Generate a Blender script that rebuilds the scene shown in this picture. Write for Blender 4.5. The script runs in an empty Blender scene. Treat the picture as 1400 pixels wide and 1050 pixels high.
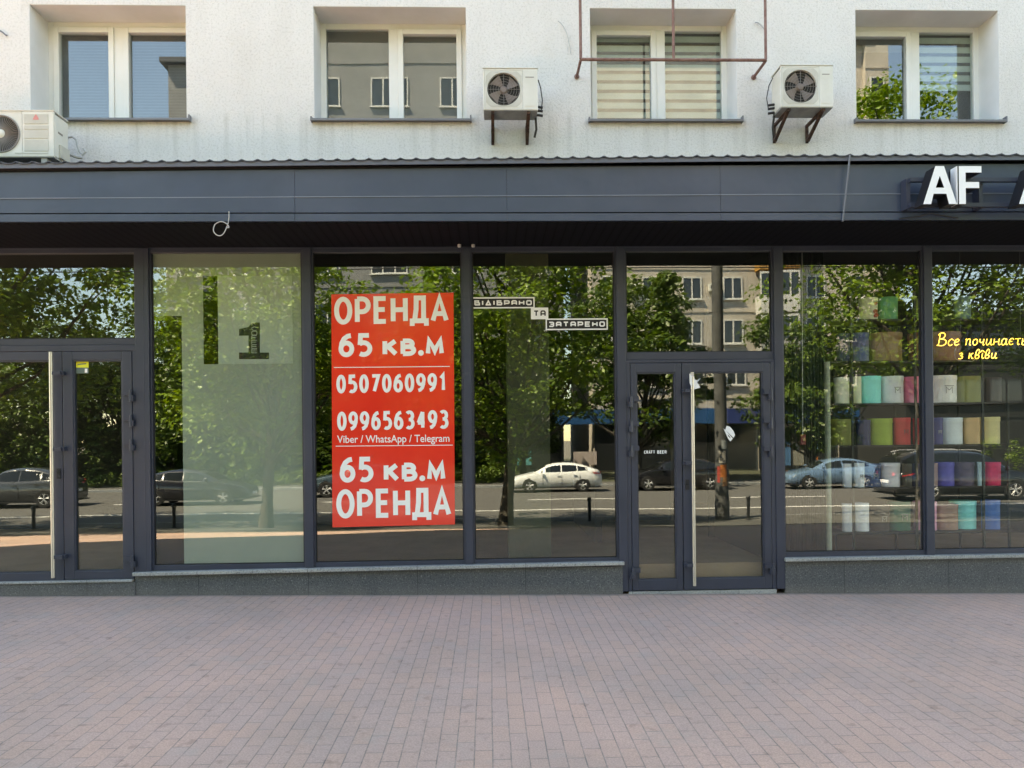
import bpy, bmesh, math, random
import numpy as np
from mathutils import Vector, Matrix

S = bpy.context.scene
R = math.radians
PI = math.pi
random.seed(7)
rng = np.random.default_rng(11)

# ------------------------------------------------------------------ camera
YAW, ROLL, FPX = R(1.7), R(0.62), 1008.0
CAM = Vector((0.0, -8.4, 1.77))
fwd = Vector((math.sin(YAW), math.cos(YAW), 0))
r0 = Vector((math.cos(YAW), -math.sin(YAW), 0))
right = r0 * math.cos(ROLL) - Vector((0, 0, 1)) * math.sin(ROLL)
up = Vector((0, 0, 1)) * math.cos(ROLL) + r0 * math.sin(ROLL)
cd = bpy.data.cameras.new('camera')
cam = bpy.data.objects.new('camera', cd)
S.collection.objects.link(cam)
M4 = Matrix.Identity(4)
for i in range(3):
    M4[i][0], M4[i][1], M4[i][2], M4[i][3] = right[i], up[i], -fwd[i], CAM[i]
cam.matrix_world = M4
cd.sensor_width = 36.0
cd.lens = FPX / 1400 * 36
cd.shift_y = 75 / 1400
cd.clip_start = 0.05
cd.clip_end = 2000
S.camera = cam

def at(px, py, Y):
    """point on the vertical plane y = Y seen at a pixel of the 1400 px photograph"""
    d = fwd * FPX + right * (px - 700) - up * (py - 600)
    return CAM + d * ((Y - CAM.y) / d.y)

def mir(px, py, depth):
    """where a thing reflected in the shop glass stands: out in the street, depth metres from the glass"""
    p = at(px, py, depth)
    return Vector((p.x, -p.y, p.z))

# ------------------------------------------------------------------ world, sun, exposure
SUN_EL, SUN_AZ = R(57), R(-62)          # azimuth measured from +y (behind the building), negative = towards -x
sd = Vector((math.sin(SUN_AZ) * math.cos(SUN_EL), math.cos(SUN_AZ) * math.cos(SUN_EL), math.sin(SUN_EL)))
W = bpy.data.worlds.new('World')
S.world = W
W.use_nodes = True
wn = W.node_tree
sky = wn.nodes.new('ShaderNodeTexSky')
sky.sky_type = 'NISHITA'
sky.sun_disc = False
sky.sun_elevation = SUN_EL
sky.sun_rotation = SUN_AZ
sky.air_density = 1.0
sky.dust_density = 0.1
sky.ozone_density = 3.0
wn.links.new(sky.outputs[0], wn.nodes['Background'].inputs[0])
wn.nodes['Background'].inputs[1].default_value = 0.125
sl = bpy.data.lights.new('sun', 'SUN')
sl.energy = 4.6
sl.angle = R(0.5)
sl.color = (1.0, 0.985, 0.972)
so = bpy.data.objects.new('sun', sl)
S.collection.objects.link(so)
so.rotation_euler = (-sd).to_track_quat('-Z', 'Y').to_euler()
so.location = (0, 0, 40)
S.view_settings.view_transform = 'Standard'
S.view_settings.look = 'None'
S.view_settings.gamma = 1.0
S.view_settings.exposure = 3.05
S.view_settings.use_white_balance = True          # the camera balanced for open shade
S.view_settings.white_balance_temperature = 9700
S.view_settings.white_balance_tint = 10
S.render.engine = 'CYCLES'
S.cycles.max_bounces = 10
S.cycles.transparent_max_bounces = 16
S.cycles.use_denoising = True
S.cycles.caustics_reflective = False
S.cycles.caustics_refractive = False
S.cycles.sample_clamp_indirect = 6

# ------------------------------------------------------------------ object helpers
def link(o):
    S.collection.objects.link(o)
    return o

def tag(o, label=None, cat=None, group=None, kind=None):
    if label: o['label'] = label
    if cat: o['category'] = cat
    if group: o['group'] = group
    if kind: o['kind'] = kind
    return o

def empty(name, loc=(0, 0, 0), rz=0.0, label=None, cat=None, group=None):
    o = link(bpy.data.objects.new(name, None))
    o.empty_display_size = 0.2
    o.location = loc
    o.rotation_euler = (0, 0, rz)
    return tag(o, label, cat, group)

def copy_tree(o, parent=None):
    c = o.copy()
    S.collection.objects.link(c)
    if parent is not None:
        c.parent = parent
    for ch in list(o.children):
        copy_tree(ch, c)
    return c

class MB:
    def __init__(s):
        s.v, s.f, s.mi = [], [], []
    def add(s, vs, fs, mi=0):
        n = len(s.v)
        s.v += [tuple(v) for v in vs]
        s.f += [tuple(n + i for i in f) for f in fs]
        s.mi += [mi] * len(fs)
        return s
    def box(s, x0, x1, y0, y1, z0, z1, mi=0):
        vs = [(x0, y0, z0), (x1, y0, z0), (x1, y1, z0), (x0, y1, z0), (x0, y0, z1), (x1, y0, z1), (x1, y1, z1), (x0, y1, z1)]
        return s.add(vs, [(3, 2, 1, 0), (4, 5, 6, 7), (0, 1, 5, 4), (1, 2, 6, 5), (2, 3, 7, 6), (3, 0, 4, 7)], mi)
    def prism(s, poly, y0, y1, mi=0):
        """poly: list of (x, z), extruded along y"""
        n = len(poly)
        vs = [(x, y0, z) for x, z in poly] + [(x, y1, z) for x, z in poly]
        fs = [tuple(range(n)), tuple(range(2 * n - 1, n - 1, -1))] + [(i, (i + 1) % n + 0, (i + 1) % n + n, i + n) for i in range(n)]
        return s.add(vs, fs, mi)
    def tube(s, pts, r, n=8, mi=0, cap=True):
        pts = [Vector(p) for p in pts]
        rs = r if isinstance(r, (list, tuple)) else [r] * len(pts)
        prev = None
        base = len(s.v)
        for i, p in enumerate(pts):
            a = pts[max(i - 1, 0)]
            b = pts[min(i + 1, len(pts) - 1)]
            t = (b - a)
            if t.length < 1e-9: t = Vector((0, 0, 1))
            t.normalize()
            if prev is None:
                q = Vector((1, 0, 0)) if abs(t.x) < 0.8 else Vector((0, 1, 0))
                u = (q - t * q.dot(t)).normalized()
            else:
                u = prev - t * prev.dot(t)
                u = u.normalized() if u.length > 1e-6 else t.orthogonal().normalized()
            prev = u
            w = t.cross(u)
            for k in range(n):
                an = 2 * PI * k / n
                s.v.append(tuple(p + (u * math.cos(an) + w * math.sin(an)) * rs[i]))
        for i in range(len(pts) - 1):
            for k in range(n):
                k2 = (k + 1) % n
                s.f.append((base + i * n + k, base + i * n + k2, base + (i + 1) * n + k2, base + (i + 1) * n + k))
                s.mi.append(mi)
        if cap:
            s.f.append(tuple(base + k for k in reversed(range(n))))
            e = base + (len(pts) - 1) * n
            s.f.append(tuple(e + k for k in range(n)))
            s.mi += [mi, mi]
        return s
    def lathe(s, prof, c, axis='z', n=24, mi=0):
        """prof: list of (r, h)"""
        base = len(s.v)
        for r, h in prof:
            for k in range(n):
                an = 2 * PI * k / n
                a, b = r * math.cos(an), r * math.sin(an)
                if axis == 'z': p = (c[0] + a, c[1] + b, c[2] + h)
                elif axis == 'y': p = (c[0] + a, c[1] + h, c[2] + b)
                else: p = (c[0] + h, c[1] + a, c[2] + b)
                s.v.append(p)
        for i in range(len(prof) - 1):
            for k in range(n):
                k2 = (k + 1) % n
                s.f.append((base + i * n + k, base + i * n + k2, base + (i + 1) * n + k2, base + (i + 1) * n + k))
                s.mi.append(mi)
        return s
    def build(s, name, mat, parent=None, smooth=False, bevel=0.0, fix=True):
        me = bpy.data.meshes.new(name)
        me.from_pydata(s.v, [], s.f)
        mats = mat if isinstance(mat, (list, tuple)) else [mat]
        for m in mats: me.materials.append(m)
        if len(mats) > 1:
            me.polygons.foreach_set('material_index', s.mi)
        if fix:
            b = bmesh.new(); b.from_mesh(me)
            bmesh.ops.recalc_face_normals(b, faces=b.faces)
            b.to_mesh(me); b.free()
        if smooth:
            me.polygons.foreach_set('use_smooth', [True] * len(me.polygons))
        me.update()
        o = link(bpy.data.objects.new(name, me))
        if parent is not None: o.parent = parent
        if bevel:
            m = o.modifiers.new('bevel', 'BEVEL'); m.width = bevel; m.segments = 2; m.limit_method = 'ANGLE'
        if smooth:
            try:
                m = o.modifiers.new('edges', 'EDGE_SPLIT'); m.split_angle = R(40)
            except Exception:
                pass
        return o

# ------------------------------------------------------------------ materials
def newmat(name):
    m = bpy.data.materials.new(name)
    m.use_nodes = True
    nt = m.node_tree
    return m, nt, nt.nodes['Principled BSDF']

def ramp(nt, stops):
    n = nt.nodes.new('ShaderNodeValToRGB')
    e = n.color_ramp.elements
    while len(e) < len(stops): e.new(0.5)
    for i, (p, c) in enumerate(stops):
        e[i].position = p
        e[i].color = (*c, 1) if len(c) == 3 else c
    return n

def coords(nt, kind='Object', scale=(1, 1, 1)):
    tc = nt.nodes.new('ShaderNodeTexCoord')
    mp = nt.nodes.new('ShaderNodeMapping')
    mp.inputs['Scale'].default_value = scale
    nt.links.new(tc.outputs[kind], mp.inputs[0])
    return mp.outputs[0]

def noise(nt, vec, scale, detail=4, rough=0.6):
    n = nt.nodes.new('ShaderNodeTexNoise')
    n.inputs['Scale'].default_value = scale
    n.inputs['Detail'].default_value = detail
    n.inputs['Roughness'].default_value = rough
    if vec is not None: nt.links.new(vec, n.inputs['Vector'])
    return n

def mixc(nt, fac, a, b, mode='MIX'):
    n = nt.nodes.new('ShaderNodeMix')
    n.data_type = 'RGBA'
    n.blend_type = mode
    for v, i in ((fac, 0), (a, 6), (b, 7)):
        if hasattr(v, 'is_linked'): nt.links.new(v, n.inputs[i])
        elif i == 0: n.inputs[0].default_value = v
        else: n.inputs[i].default_value = (*v, 1)
    return n.outputs[2]

def bump(nt, h, bsdf, strength, dist):
    b = nt.nodes.new('ShaderNodeBump')
    b.inputs['Strength'].default_value = strength
    b.inputs['Distance'].default_value = dist
    nt.links.new(h, b.inputs['Height'])
    nt.links.new(b.outputs[0], bsdf.inputs['Normal'])

def mat_var(name, c1, c2, scale=3.0, rough=0.5, metal=0.0, bscale=0, bstr=0.1, bdist=0.002, coat=0.0, spec=0.5):
    m, nt, b = newmat(name)
    v = coords(nt)
    n = noise(nt, v, scale)
    rp = ramp(nt, [(0.35, c1), (0.65, c2)])
    nt.links.new(n.outputs[0], rp.inputs[0])
    nt.links.new(rp.outputs[0], b.inputs['Base Color'])
    b.inputs['Roughness'].default_value = rough
    b.inputs['Metallic'].default_value = metal
    b.inputs['Coat Weight'].default_value = coat
    b.inputs['Coat Roughness'].default_value = 0.03
    b.inputs['Specular IOR Level'].default_value = spec
    if bscale:
        n2 = noise(nt, v, bscale, 3)
        bump(nt, n2.outputs[0], b, bstr, bdist)
    return m

def near(c, k=0.08):
    return tuple(min(1, x * (1 + k)) for x in c), tuple(x * (1 - k) for x in c)

def flat(name, c, rough=0.5, k=0.06, **kw):
    a, b = near(c, k)
    return mat_var(name, b, a, rough=rough, **kw)

def glass_mat(name, tint, f0, rough=0.0, wav=0.0):
    m = bpy.data.materials.new(name)
    m.use_nodes = True
    nt = m.node_tree
    nt.nodes.remove(nt.nodes['Principled BSDF'])
    out = nt.nodes['Material Output']
    t = nt.nodes.new('ShaderNodeBsdfTransparent'); t.inputs[0].default_value = (*tint, 1)
    g = nt.nodes.new('ShaderNodeBsdfGlossy'); g.inputs['Roughness'].default_value = rough
    g.inputs[0].default_value = (0.97, 1.0, 0.97, 1)
    # Schlick reflectance, the same from either side of the sheet
    ge = nt.nodes.new('ShaderNodeNewGeometry')
    dt = nt.nodes.new('ShaderNodeVectorMath'); dt.operation = 'DOT_PRODUCT'
    nt.links.new(ge.outputs['Normal'], dt.inputs[0]); nt.links.new(ge.outputs['Incoming'], dt.inputs[1])
    def mth(op, a, b_):
        n_ = nt.nodes.new('ShaderNodeMath'); n_.operation = op
        for i_, v_ in ((0, a), (1, b_)):
            if v_ is None: continue
            if hasattr(v_, 'is_linked'): nt.links.new(v_, n_.inputs[i_])
            else: n_.inputs[i_].default_value = v_
        return n_.outputs[0]
    ab = mth('ABSOLUTE', dt.outputs['Value'], None)
    pw_ = mth('POWER', mth('SUBTRACT', 1.0, ab), 5.0)
    fac = mth('ADD', mth('MULTIPLY', pw_, 1 - f0), f0)
    mx = nt.nodes.new('ShaderNodeMixShader')
    nt.links.new(fac, mx.inputs[0])
    nt.links.new(t.outputs[0], mx.inputs[1])
    nt.links.new(g.outputs[0], mx.inputs[2])
    nt.links.new(mx.outputs[0], out.inputs[0])
    if wav:
        n = noise(nt, coords(nt), 0.55, 1)
        bp = nt.nodes.new('ShaderNodeBump'); bp.inputs['Strength'].default_value = 1.0; bp.inputs['Distance'].default_value = wav
        nt.links.new(n.outputs[0], bp.inputs['Height'])
        nt.links.new(bp.outputs[0], g.inputs['Normal'])
    return m

M = {}
# rough white render of the upper wall: grain, faint grey rain marks, warmer towards weathered patches
m, nt, b = newmat('stucco')
v = coords(nt)
n1 = noise(nt, v, 1.1, 6, 0.65); n2 = noise(nt, v, 42, 5, 0.75); n3 = noise(nt, coords(nt, 'Object', (1.6, 1, 0.5)), 1.2, 5, 0.65)
c = mixc(nt, n1.outputs[0], (0.69, 0.66, 0.63), (0.785, 0.755, 0.725))
rp = ramp(nt, [(0.48, (1, 1, 1)), (0.74, (0.80, 0.785, 0.75))]); nt.links.new(n3.outputs[0], rp.inputs[0])
c = mixc(nt, 0.4, c, rp.outputs[0], 'MULTIPLY')
rp2 = ramp(nt, [(0.30, (0.66, 0.65, 0.62)), (0.5, (1, 1, 1))]); nt.links.new(n2.outputs[0], rp2.inputs[0])
c = mixc(nt, 0.75, c, rp2.outputs[0], 'MULTIPLY')
n4 = noise(nt, coords(nt, 'Object', (9, 1, 0.25)), 1.0, 4, 0.6)
spz = nt.nodes.new('ShaderNodeSeparateXYZ'); nt.links.new(coords(nt), spz.inputs[0])
mr = nt.nodes.new('ShaderNodeMapRange'); mr.inputs[1].default_value = 4.75; mr.inputs[2].default_value = 5.42; nt.links.new(spz.outputs[2], mr.inputs[0])
mr2 = nt.nodes.new('ShaderNodeMapRange'); mr2.inputs[1].default_value = 5.5; mr2.inputs[2].default_value = 5.42; nt.links.new(spz.outputs[2], mr2.inputs[0])
mk = nt.nodes.new('ShaderNodeMath'); mk.operation = 'MULTIPLY'; nt.links.new(mr.outputs[0], mk.inputs[0]); nt.links.new(mr2.outputs[0], mk.inputs[1])
rp4 = ramp(nt, [(0.5, (0, 0, 0)), (0.72, (0.55, 0.55, 0.55))]); nt.links.new(n4.outputs[0], rp4.inputs[0])
mk2 = nt.nodes.new('ShaderNodeMath'); mk2.operation = 'MULTIPLY'; nt.links.new(mk.outputs[0], mk2.inputs[0]); nt.links.new(rp4.outputs[0], mk2.inputs[1])
c = mixc(nt, mk2.outputs[0], c, (0.42, 0.395, 0.35))
n5 = noise(nt, v, 2.3, 5, 0.7)
rp5 = ramp(nt, [(0.62, (1, 1, 1)), (0.74, (0.88, 0.86, 0.81))]); nt.links.new(n5.outputs[0], rp5.inputs[0])
c = mixc(nt, 0.8, c, rp5.outputs[0], 'MULTIPLY')
nt.links.new(c, b.inputs['Base Color'])
b.inputs['Roughness'].default_value = 0.95
bump(nt, n2.outputs[0], b, 0.9, 0.012)
M['stucco'] = m
M['reveal'] = mat_var('painted_reveal', (0.66, 0.65, 0.62), (0.72, 0.71, 0.69), 2.5, 0.9, bscale=60, bstr=.3)

# block paving
m, nt, b = newmat('paving_blocks')
tc = nt.nodes.new('ShaderNodeTexCoord')
sp = nt.nodes.new('ShaderNodeSeparateXYZ'); nt.links.new(tc.outputs['Object'], sp.inputs[0])
cb = nt.nodes.new('ShaderNodeCombineXYZ')
nt.links.new(sp.outputs['Y'], cb.inputs['X']); nt.links.new(sp.outputs['X'], cb.inputs['Y'])
wob = noise(nt, tc.outputs['Object'], 1.3, 2)
wm = nt.nodes.new('ShaderNodeVectorMath'); wm.operation = 'MULTIPLY_ADD'
wm.inputs[1].default_value = (0.012, 0.012, 0); 
nt.links.new(wob.outputs['Color'], wm.inputs[0]); nt.links.new(cb.outputs[0], wm.inputs[2])
def brick(w, h, off=0.5):
    k = nt.nodes.new('ShaderNodeTexBrick')
    k.offset = off; k.offset_frequency = 2; k.squash = 1
    k.inputs['Scale'].default_value = 1
    k.inputs['Brick Width'].default_value = w
    k.inputs['Row Height'].default_value = h
    k.inputs['Mortar Size'].default_value = 0.0042
    k.inputs['Mortar Smooth'].default_value = 0.35
    k.inputs['Bias'].default_value = 0.0
    nt.links.new(wm.outputs[0], k.inputs['Vector'])
    k.inputs['Color1'].default_value = (0.52, 0.350, 0.282, 1)
    k.inputs['Color2'].default_value = (0.482, 0.345, 0.296, 1)
    k.inputs['Mortar'].default_value = (0.47, 0.340, 0.290, 1)
    return k
kb = brick(0.235, 0.102)
fine = noise(nt, tc.outputs['Object'], 95, 5, 0.85)
fr_ = ramp(nt, [(0.25, (0.62, 0.61, 0.61)), (0.5, (1, 1, 1)), (0.75, (1.42, 1.40, 1.37))]); nt.links.new(fine.outputs[0], fr_.inputs[0])
jn = noise(nt, tc.outputs['Object'], 9, 3, 0.7)
jr = ramp(nt, [(0.3, (0.15, 0.15, 0.15)), (0.62, (1, 1, 1))]); nt.links.new(jn.outputs[0], jr.inputs[0])
jm = nt.nodes.new('ShaderNodeMath'); jm.operation = 'MULTIPLY'; nt.links.new(kb.outputs['Fac'], jm.inputs[0]); nt.links.new(jr.outputs[0], jm.inputs[1])
c = mixc(nt, jm.outputs[0], kb.outputs['Color'], (0.235, 0.195, 0.172))
c = mixc(nt, 0.95, c, fr_.outputs[0], 'MULTIPLY')
big = noise(nt, tc.outputs['Object'], 0.55, 5, 0.6)
br_ = ramp(nt, [(0.3, (0.80, 0.83, 0.85)), (0.7, (1.14, 1.06, 1.05))]); nt.links.new(big.outputs[0], br_.inputs[0])
c = mixc(nt, 1.0, c, br_.outputs[0], 'MULTIPLY')
dst = noise(nt, tc.outputs['Object'], 2.6, 4, 0.7)
dr_ = ramp(nt, [(0.55, (0, 0, 0)), (0.8, (0.5, 0.5, 0.5))]); nt.links.new(dst.outputs[0], dr_.inputs[0])
c = mixc(nt, dr_.outputs[0], c, (0.36, 0.325, 0.295))
sp2 = noise(nt, tc.outputs['Object'], 7.5, 2, 0.5)
sr_ = ramp(nt, [(0.66, (1, 1, 1)), (0.71, (0.74, 0.73, 0.73))]); nt.links.new(sp2.outputs[0], sr_.inputs[0])
c = mixc(nt, 0.7, c, sr_.outputs[0], 'MULTIPLY')
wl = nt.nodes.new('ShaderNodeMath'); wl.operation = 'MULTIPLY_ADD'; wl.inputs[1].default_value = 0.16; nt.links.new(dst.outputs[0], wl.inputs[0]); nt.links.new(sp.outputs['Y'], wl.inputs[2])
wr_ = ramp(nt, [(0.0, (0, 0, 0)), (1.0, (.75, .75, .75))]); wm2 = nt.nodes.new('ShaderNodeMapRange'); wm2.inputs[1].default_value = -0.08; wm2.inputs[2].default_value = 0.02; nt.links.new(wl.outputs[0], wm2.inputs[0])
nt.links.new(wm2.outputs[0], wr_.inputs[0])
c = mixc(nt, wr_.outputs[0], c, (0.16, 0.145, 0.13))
nt.links.new(c, b.inputs['Base Color'])
b.inputs['Roughness'].default_value = 0.85
b.inputs['Specular IOR Level'].default_value = 0.3
inv = nt.nodes.new('ShaderNodeMath'); inv.operation = 'MULTIPLY_ADD'
inv.inputs[1].default_value = -1.0; nt.links.new(kb.outputs['Fac'], inv.inputs[0])
fm = nt.nodes.new('ShaderNodeMath'); fm.operation = 'MULTIPLY'; fm.inputs[1].default_value = 0.35
nt.links.new(fine.outputs[0], fm.inputs[0]); nt.links.new(fm.outputs[0], inv.inputs[2])
bump(nt, inv.outputs[0], b, 0.5, 0.006)
M['paving'] = m

m, nt, b = newmat('asphalt')
v = coords(nt)
n1 = noise(nt, v, 120, 3, .8); n2 = noise(nt, v, 0.35, 4)
c = mixc(nt, n1.outputs[0], (0.05, 0.049, 0.047), (0.108, 0.104, 0.099))
c = mixc(nt, n2.outputs[0], c, (0.096, 0.092, 0.086))
nt.links.new(c, b.inputs['Base Color']); b.inputs['Roughness'].default_value = 0.9
M['asphalt'] = m

def granite(name, base, light, dark, sc):
    m, nt, b = newmat(name)
    v = coords(nt)
    n1 = noise(nt, v, sc, 4, 0.75); n2 = noise(nt, v, 1.2, 3)
    rp = ramp(nt, [(0.36, dark), (0.48, base), (0.58, base), (0.68, light)])
    nt.links.new(n1.outputs[0], rp.inputs[0])
    rr = ramp(nt, [(0.3, (0.8, 0.82, 0.84)), (0.7, (1.15, 1.13, 1.1))]); nt.links.new(n2.outputs[0], rr.inputs[0])
    c = mixc(nt, 1, rp.outputs[0], rr.outputs[0], 'MULTIPLY')
    s3 = nt.nodes.new('ShaderNodeSeparateXYZ'); nt.links.new(v, s3.inputs[0])
    def mm(op, a, b_):
        n_ = nt.nodes.new('ShaderNodeMath'); n_.operation = op
        for i_, v_ in ((0, a), (1, b_)):
            if hasattr(v_, 'is_linked'): nt.links.new(v_, n_.inputs[i_])
            else: n_.inputs[i_].default_value = v_
        return n_.outputs[0]
    joint = mm('LESS_THAN', mm('FRACT', mm('MULTIPLY', mm('ADD', s3.outputs[0], 20.35), 0.82), 0.0), 0.006)
    c = mixc(nt, joint, c, dark)
    if sc > 65:
        ns = noise(nt, v, 6, 4, .7)
        low_ = mm('MULTIPLY', mm('LESS_THAN', s3.outputs[2], 9.0), mm('SUBTRACT', 1.0, mm('MULTIPLY', mm('ADD', s3.outputs[2], mm('MULTIPLY', s3.outputs[0], .0145)), 7.0)))
        dm = nt.nodes.new('ShaderNodeClamp'); nt.links.new(mm('MULTIPLY', low_, mm('MULTIPLY', ns.outputs[0], .75)), dm.inputs[0])
        c = mixc(nt, dm.outputs[0], c, (0.19, 0.17, 0.155))
    nt.links.new(c, b.inputs['Base Color'])
    b.inputs['Roughness'].default_value = 0.55
    return m
M['granite'] = granite('dark_granite', (0.075, 0.082, 0.09), (0.24, 0.25, 0.25), (0.02, 0.023, 0.028), 70)
M['slab'] = granite('pale_granite_slab', (0.30, 0.31, 0.31), (0.5, 0.5, 0.5), (0.13, 0.13, 0.135), 60)

M['fascia'] = mat_var('slate_sheet_metal', (0.034, 0.051, 0.083), (0.050, 0.069, 0.104), 0.9, 0.36, bscale=1.7, bstr=.5, bdist=.03, spec=.5)
M['fascia_seam'] = flat('seam_edge', (0.17, 0.20, 0.25), 0.4)
M['roof'] = flat('dark_roof_sheet', (0.035, 0.038, 0.048), 0.5)
M['flash'] = flat('roof_flashing', (0.10, 0.112, 0.14), 0.45)
m, nt, b = newmat('black_soffit_boards')
tc = nt.nodes.new('ShaderNodeTexCoord')
wv = nt.nodes.new('ShaderNodeTexWave'); wv.wave_type = 'BANDS'; wv.bands_direction = 'X'; wv.inputs['Scale'].default_value = 3.1
nt.links.new(tc.outputs['Object'], wv.inputs['Vector'])
rp = ramp(nt, [(0.0, (0.002, 0.002, 0.003)), (0.07, (0.007, 0.008, 0.011)), (1, (0.009, 0.010, 0.014))]); nt.links.new(wv.outputs[0], rp.inputs[0])
nt.links.new(rp.outputs[0], b.inputs['Base Color']); b.inputs['Roughness'].default_value = 0.8; b.inputs['Specular IOR Level'].default_value = 0.1
M['soffit'] = m
M['alu'] = mat_var('slate_aluminium', (0.029, 0.036, 0.058), (0.037, 0.045, 0.069), 1.5, 0.4, spec=.5)
M['alu_dark'] = flat('dark_gasket', (0.012, 0.012, 0.015), 0.6)
M['steel'] = flat('brushed_steel', (0.52, 0.49, 0.44), 0.38, metal=0.75)
M['pvc'] = mat_var('white_pvc', (0.72, 0.71, 0.66), (0.80, 0.79, 0.75), 1.2, 0.45)
M['sillmetal'] = flat('grey_sill_metal', (0.16, 0.16, 0.17), 0.5)
M['glass'] = glass_mat('shop_glass', (0.89, 0.925, 0.895), 0.082, wav=0.0022)
M['cglass'] = glass_mat('clear_shop_glass', (0.97, 0.985, 0.975), 0.078, wav=0.0022)
M['wglass'] = glass_mat('window_glass', (0.86, 0.89, 0.88), 0.09, wav=0.0015)
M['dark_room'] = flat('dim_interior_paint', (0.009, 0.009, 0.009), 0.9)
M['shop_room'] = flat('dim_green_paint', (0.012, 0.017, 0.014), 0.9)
M['floor_in'] = mat_var('interior_wood_floor', (0.40, 0.245, 0.15), (0.50, 0.31, 0.20), 2.0, 0.25)
M['film'] = mat_var('frosted_film', (0.355, 0.385, 0.34), (0.395, 0.425, 0.38), 0.7, 0.7)
M['film2'] = mat_var('pale_film', (0.48, 0.525, 0.475), (0.525, 0.565, 0.515), 0.7, 0.7)
M['black'] = flat('black_vinyl', (0.008, 0.008, 0.008), 0.6)
M['white'] = flat('white_vinyl', (0.82, 0.83, 0.82), 0.55, 0.02)
M['white_ink'] = flat('white_print', (0.80, 0.82, 0.80), 0.14, 0.02)
M['red'] = mat_var('red_print', (0.78, 0.032, 0.020), (0.86, 0.046, 0.027), 1.1, 0.14, coat=.6)
M['column'] = mat_var('olive_plaster', (0.060, 0.062, 0.036), (0.085, 0.085, 0.05), 2, 0.9)
M['rust'] = mat_var('rusty_steel', (0.035, 0.02, 0.015), (0.115, 0.06, 0.042), 22, 0.85, bscale=60, bstr=.4)
M['rustpaint'] = mat_var('flaking_brown_paint', (0.16, 0.075, 0.06), (0.26, 0.15, 0.125), 18, 0.75)
M['ac'] = mat_var('cream_enamel', (0.60, 0.585, 0.51), (0.71, 0.695, 0.63), 2.2, 0.45)
M['ac_panel'] = mat_var('pale_plastic_panel', (0.46, 0.44, 0.375), (0.55, 0.53, 0.465), 4, 0.5)
M['ac_under'] = mat_var('weathered_zinc', (0.25, 0.26, 0.25), (0.36, 0.37, 0.35), 6, 0.6)
M['fan'] = mat_var('dusty_brown_plastic', (0.13, 0.10, 0.085), (0.21, 0.165, 0.14), 7, 0.6)
M['fan_well'] = flat('dark_fan_well', (0.02, 0.017, 0.014), 0.9)
M['grille'] = flat('grille_wire', (0.22, 0.20, 0.18), 0.5)
M['cable_w'] = flat('white_cable', (0.42, 0.42, 0.41), 0.5)
M['cable_b'] = flat('black_cable', (0.02, 0.02, 0.02), 0.5)
M['cable_g'] = flat('grey_cable', (0.13, 0.14, 0.16), 0.5)
M['letter_face'] = flat('white_acrylic', (0.88, 0.89, 0.9), 0.3, 0.01)
M['letter_side'] = flat('black_return', (0.012, 0.012, 0.015), 0.4)
m, nt, b = newmat('yellow_neon_tube')
b.inputs['Base Color'].default_value = (0.9, 0.62, 0.12, 1)
b.inputs['Emission Color'].default_value = (1.0, 0.64, 0.10, 1)
b.inputs['Emission Strength'].default_value = 0.5
n = noise(nt, coords(nt), 8, 2); rp = ramp(nt, [(0.3, (1.0, 0.58, 0.07)), (0.7, (1.0, 0.72, 0.2))])
nt.links.new(n.outputs[0], rp.inputs[0]); nt.links.new(rp.outputs[0], b.inputs['Emission Color'])
M['neon'] = m
# striped day and night blind, thin venetian slats
def stripes(name, axis_scale, stops, rough=.8):
    m, nt, b = newmat(name)
    tc = nt.nodes.new('ShaderNodeTexCoord')
    wv = nt.nodes.new('ShaderNodeTexWave'); wv.wave_type = 'BANDS'; wv.bands_direction = 'Z'; wv.inputs['Scale'].default_value = axis_scale
    nt.links.new(tc.outputs['Object'], wv.inputs['Vector'])
    rp = ramp(nt, stops); nt.links.new(wv.outputs[0], rp.inputs[0])
    n = noise(nt, coords(nt), 3, 3)
    rr = ramp(nt, [(.3, (.86, .86, .86)), (.7, (1.1, 1.1, 1.1))]); nt.links.new(n.outputs[0], rr.inputs[0])
    nt.links.new(mixc(nt, 1, rp.outputs[0], rr.outputs[0], 'MULTIPLY'), b.inputs['Base Color'])
    b.inputs['Roughness'].default_value = rough
    return m
M['zebra'] = stripes('striped_roller_blind', 2.75, [(0.0, (0.03, 0.032, 0.03)), (0.24, (0.05, 0.052, 0.048)), (0.34, (0.52, 0.60, 0.55)), (1, (0.58, 0.66, 0.61))])
M['venetian'] = stripes('thin_slat_blind', 9.0, [(0.0, (0.02, 0.023, 0.026)), (0.75, (0.025, 0.028, 0.03)), (0.9, (0.03, 0.036, 0.042)), (1, (0.045, 0.055, 0.062))])
M['shade'] = mat_var('grey_roller_shade', (0.10, 0.105, 0.095), (0.13, 0.13, 0.12), 2, 0.9)

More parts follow.
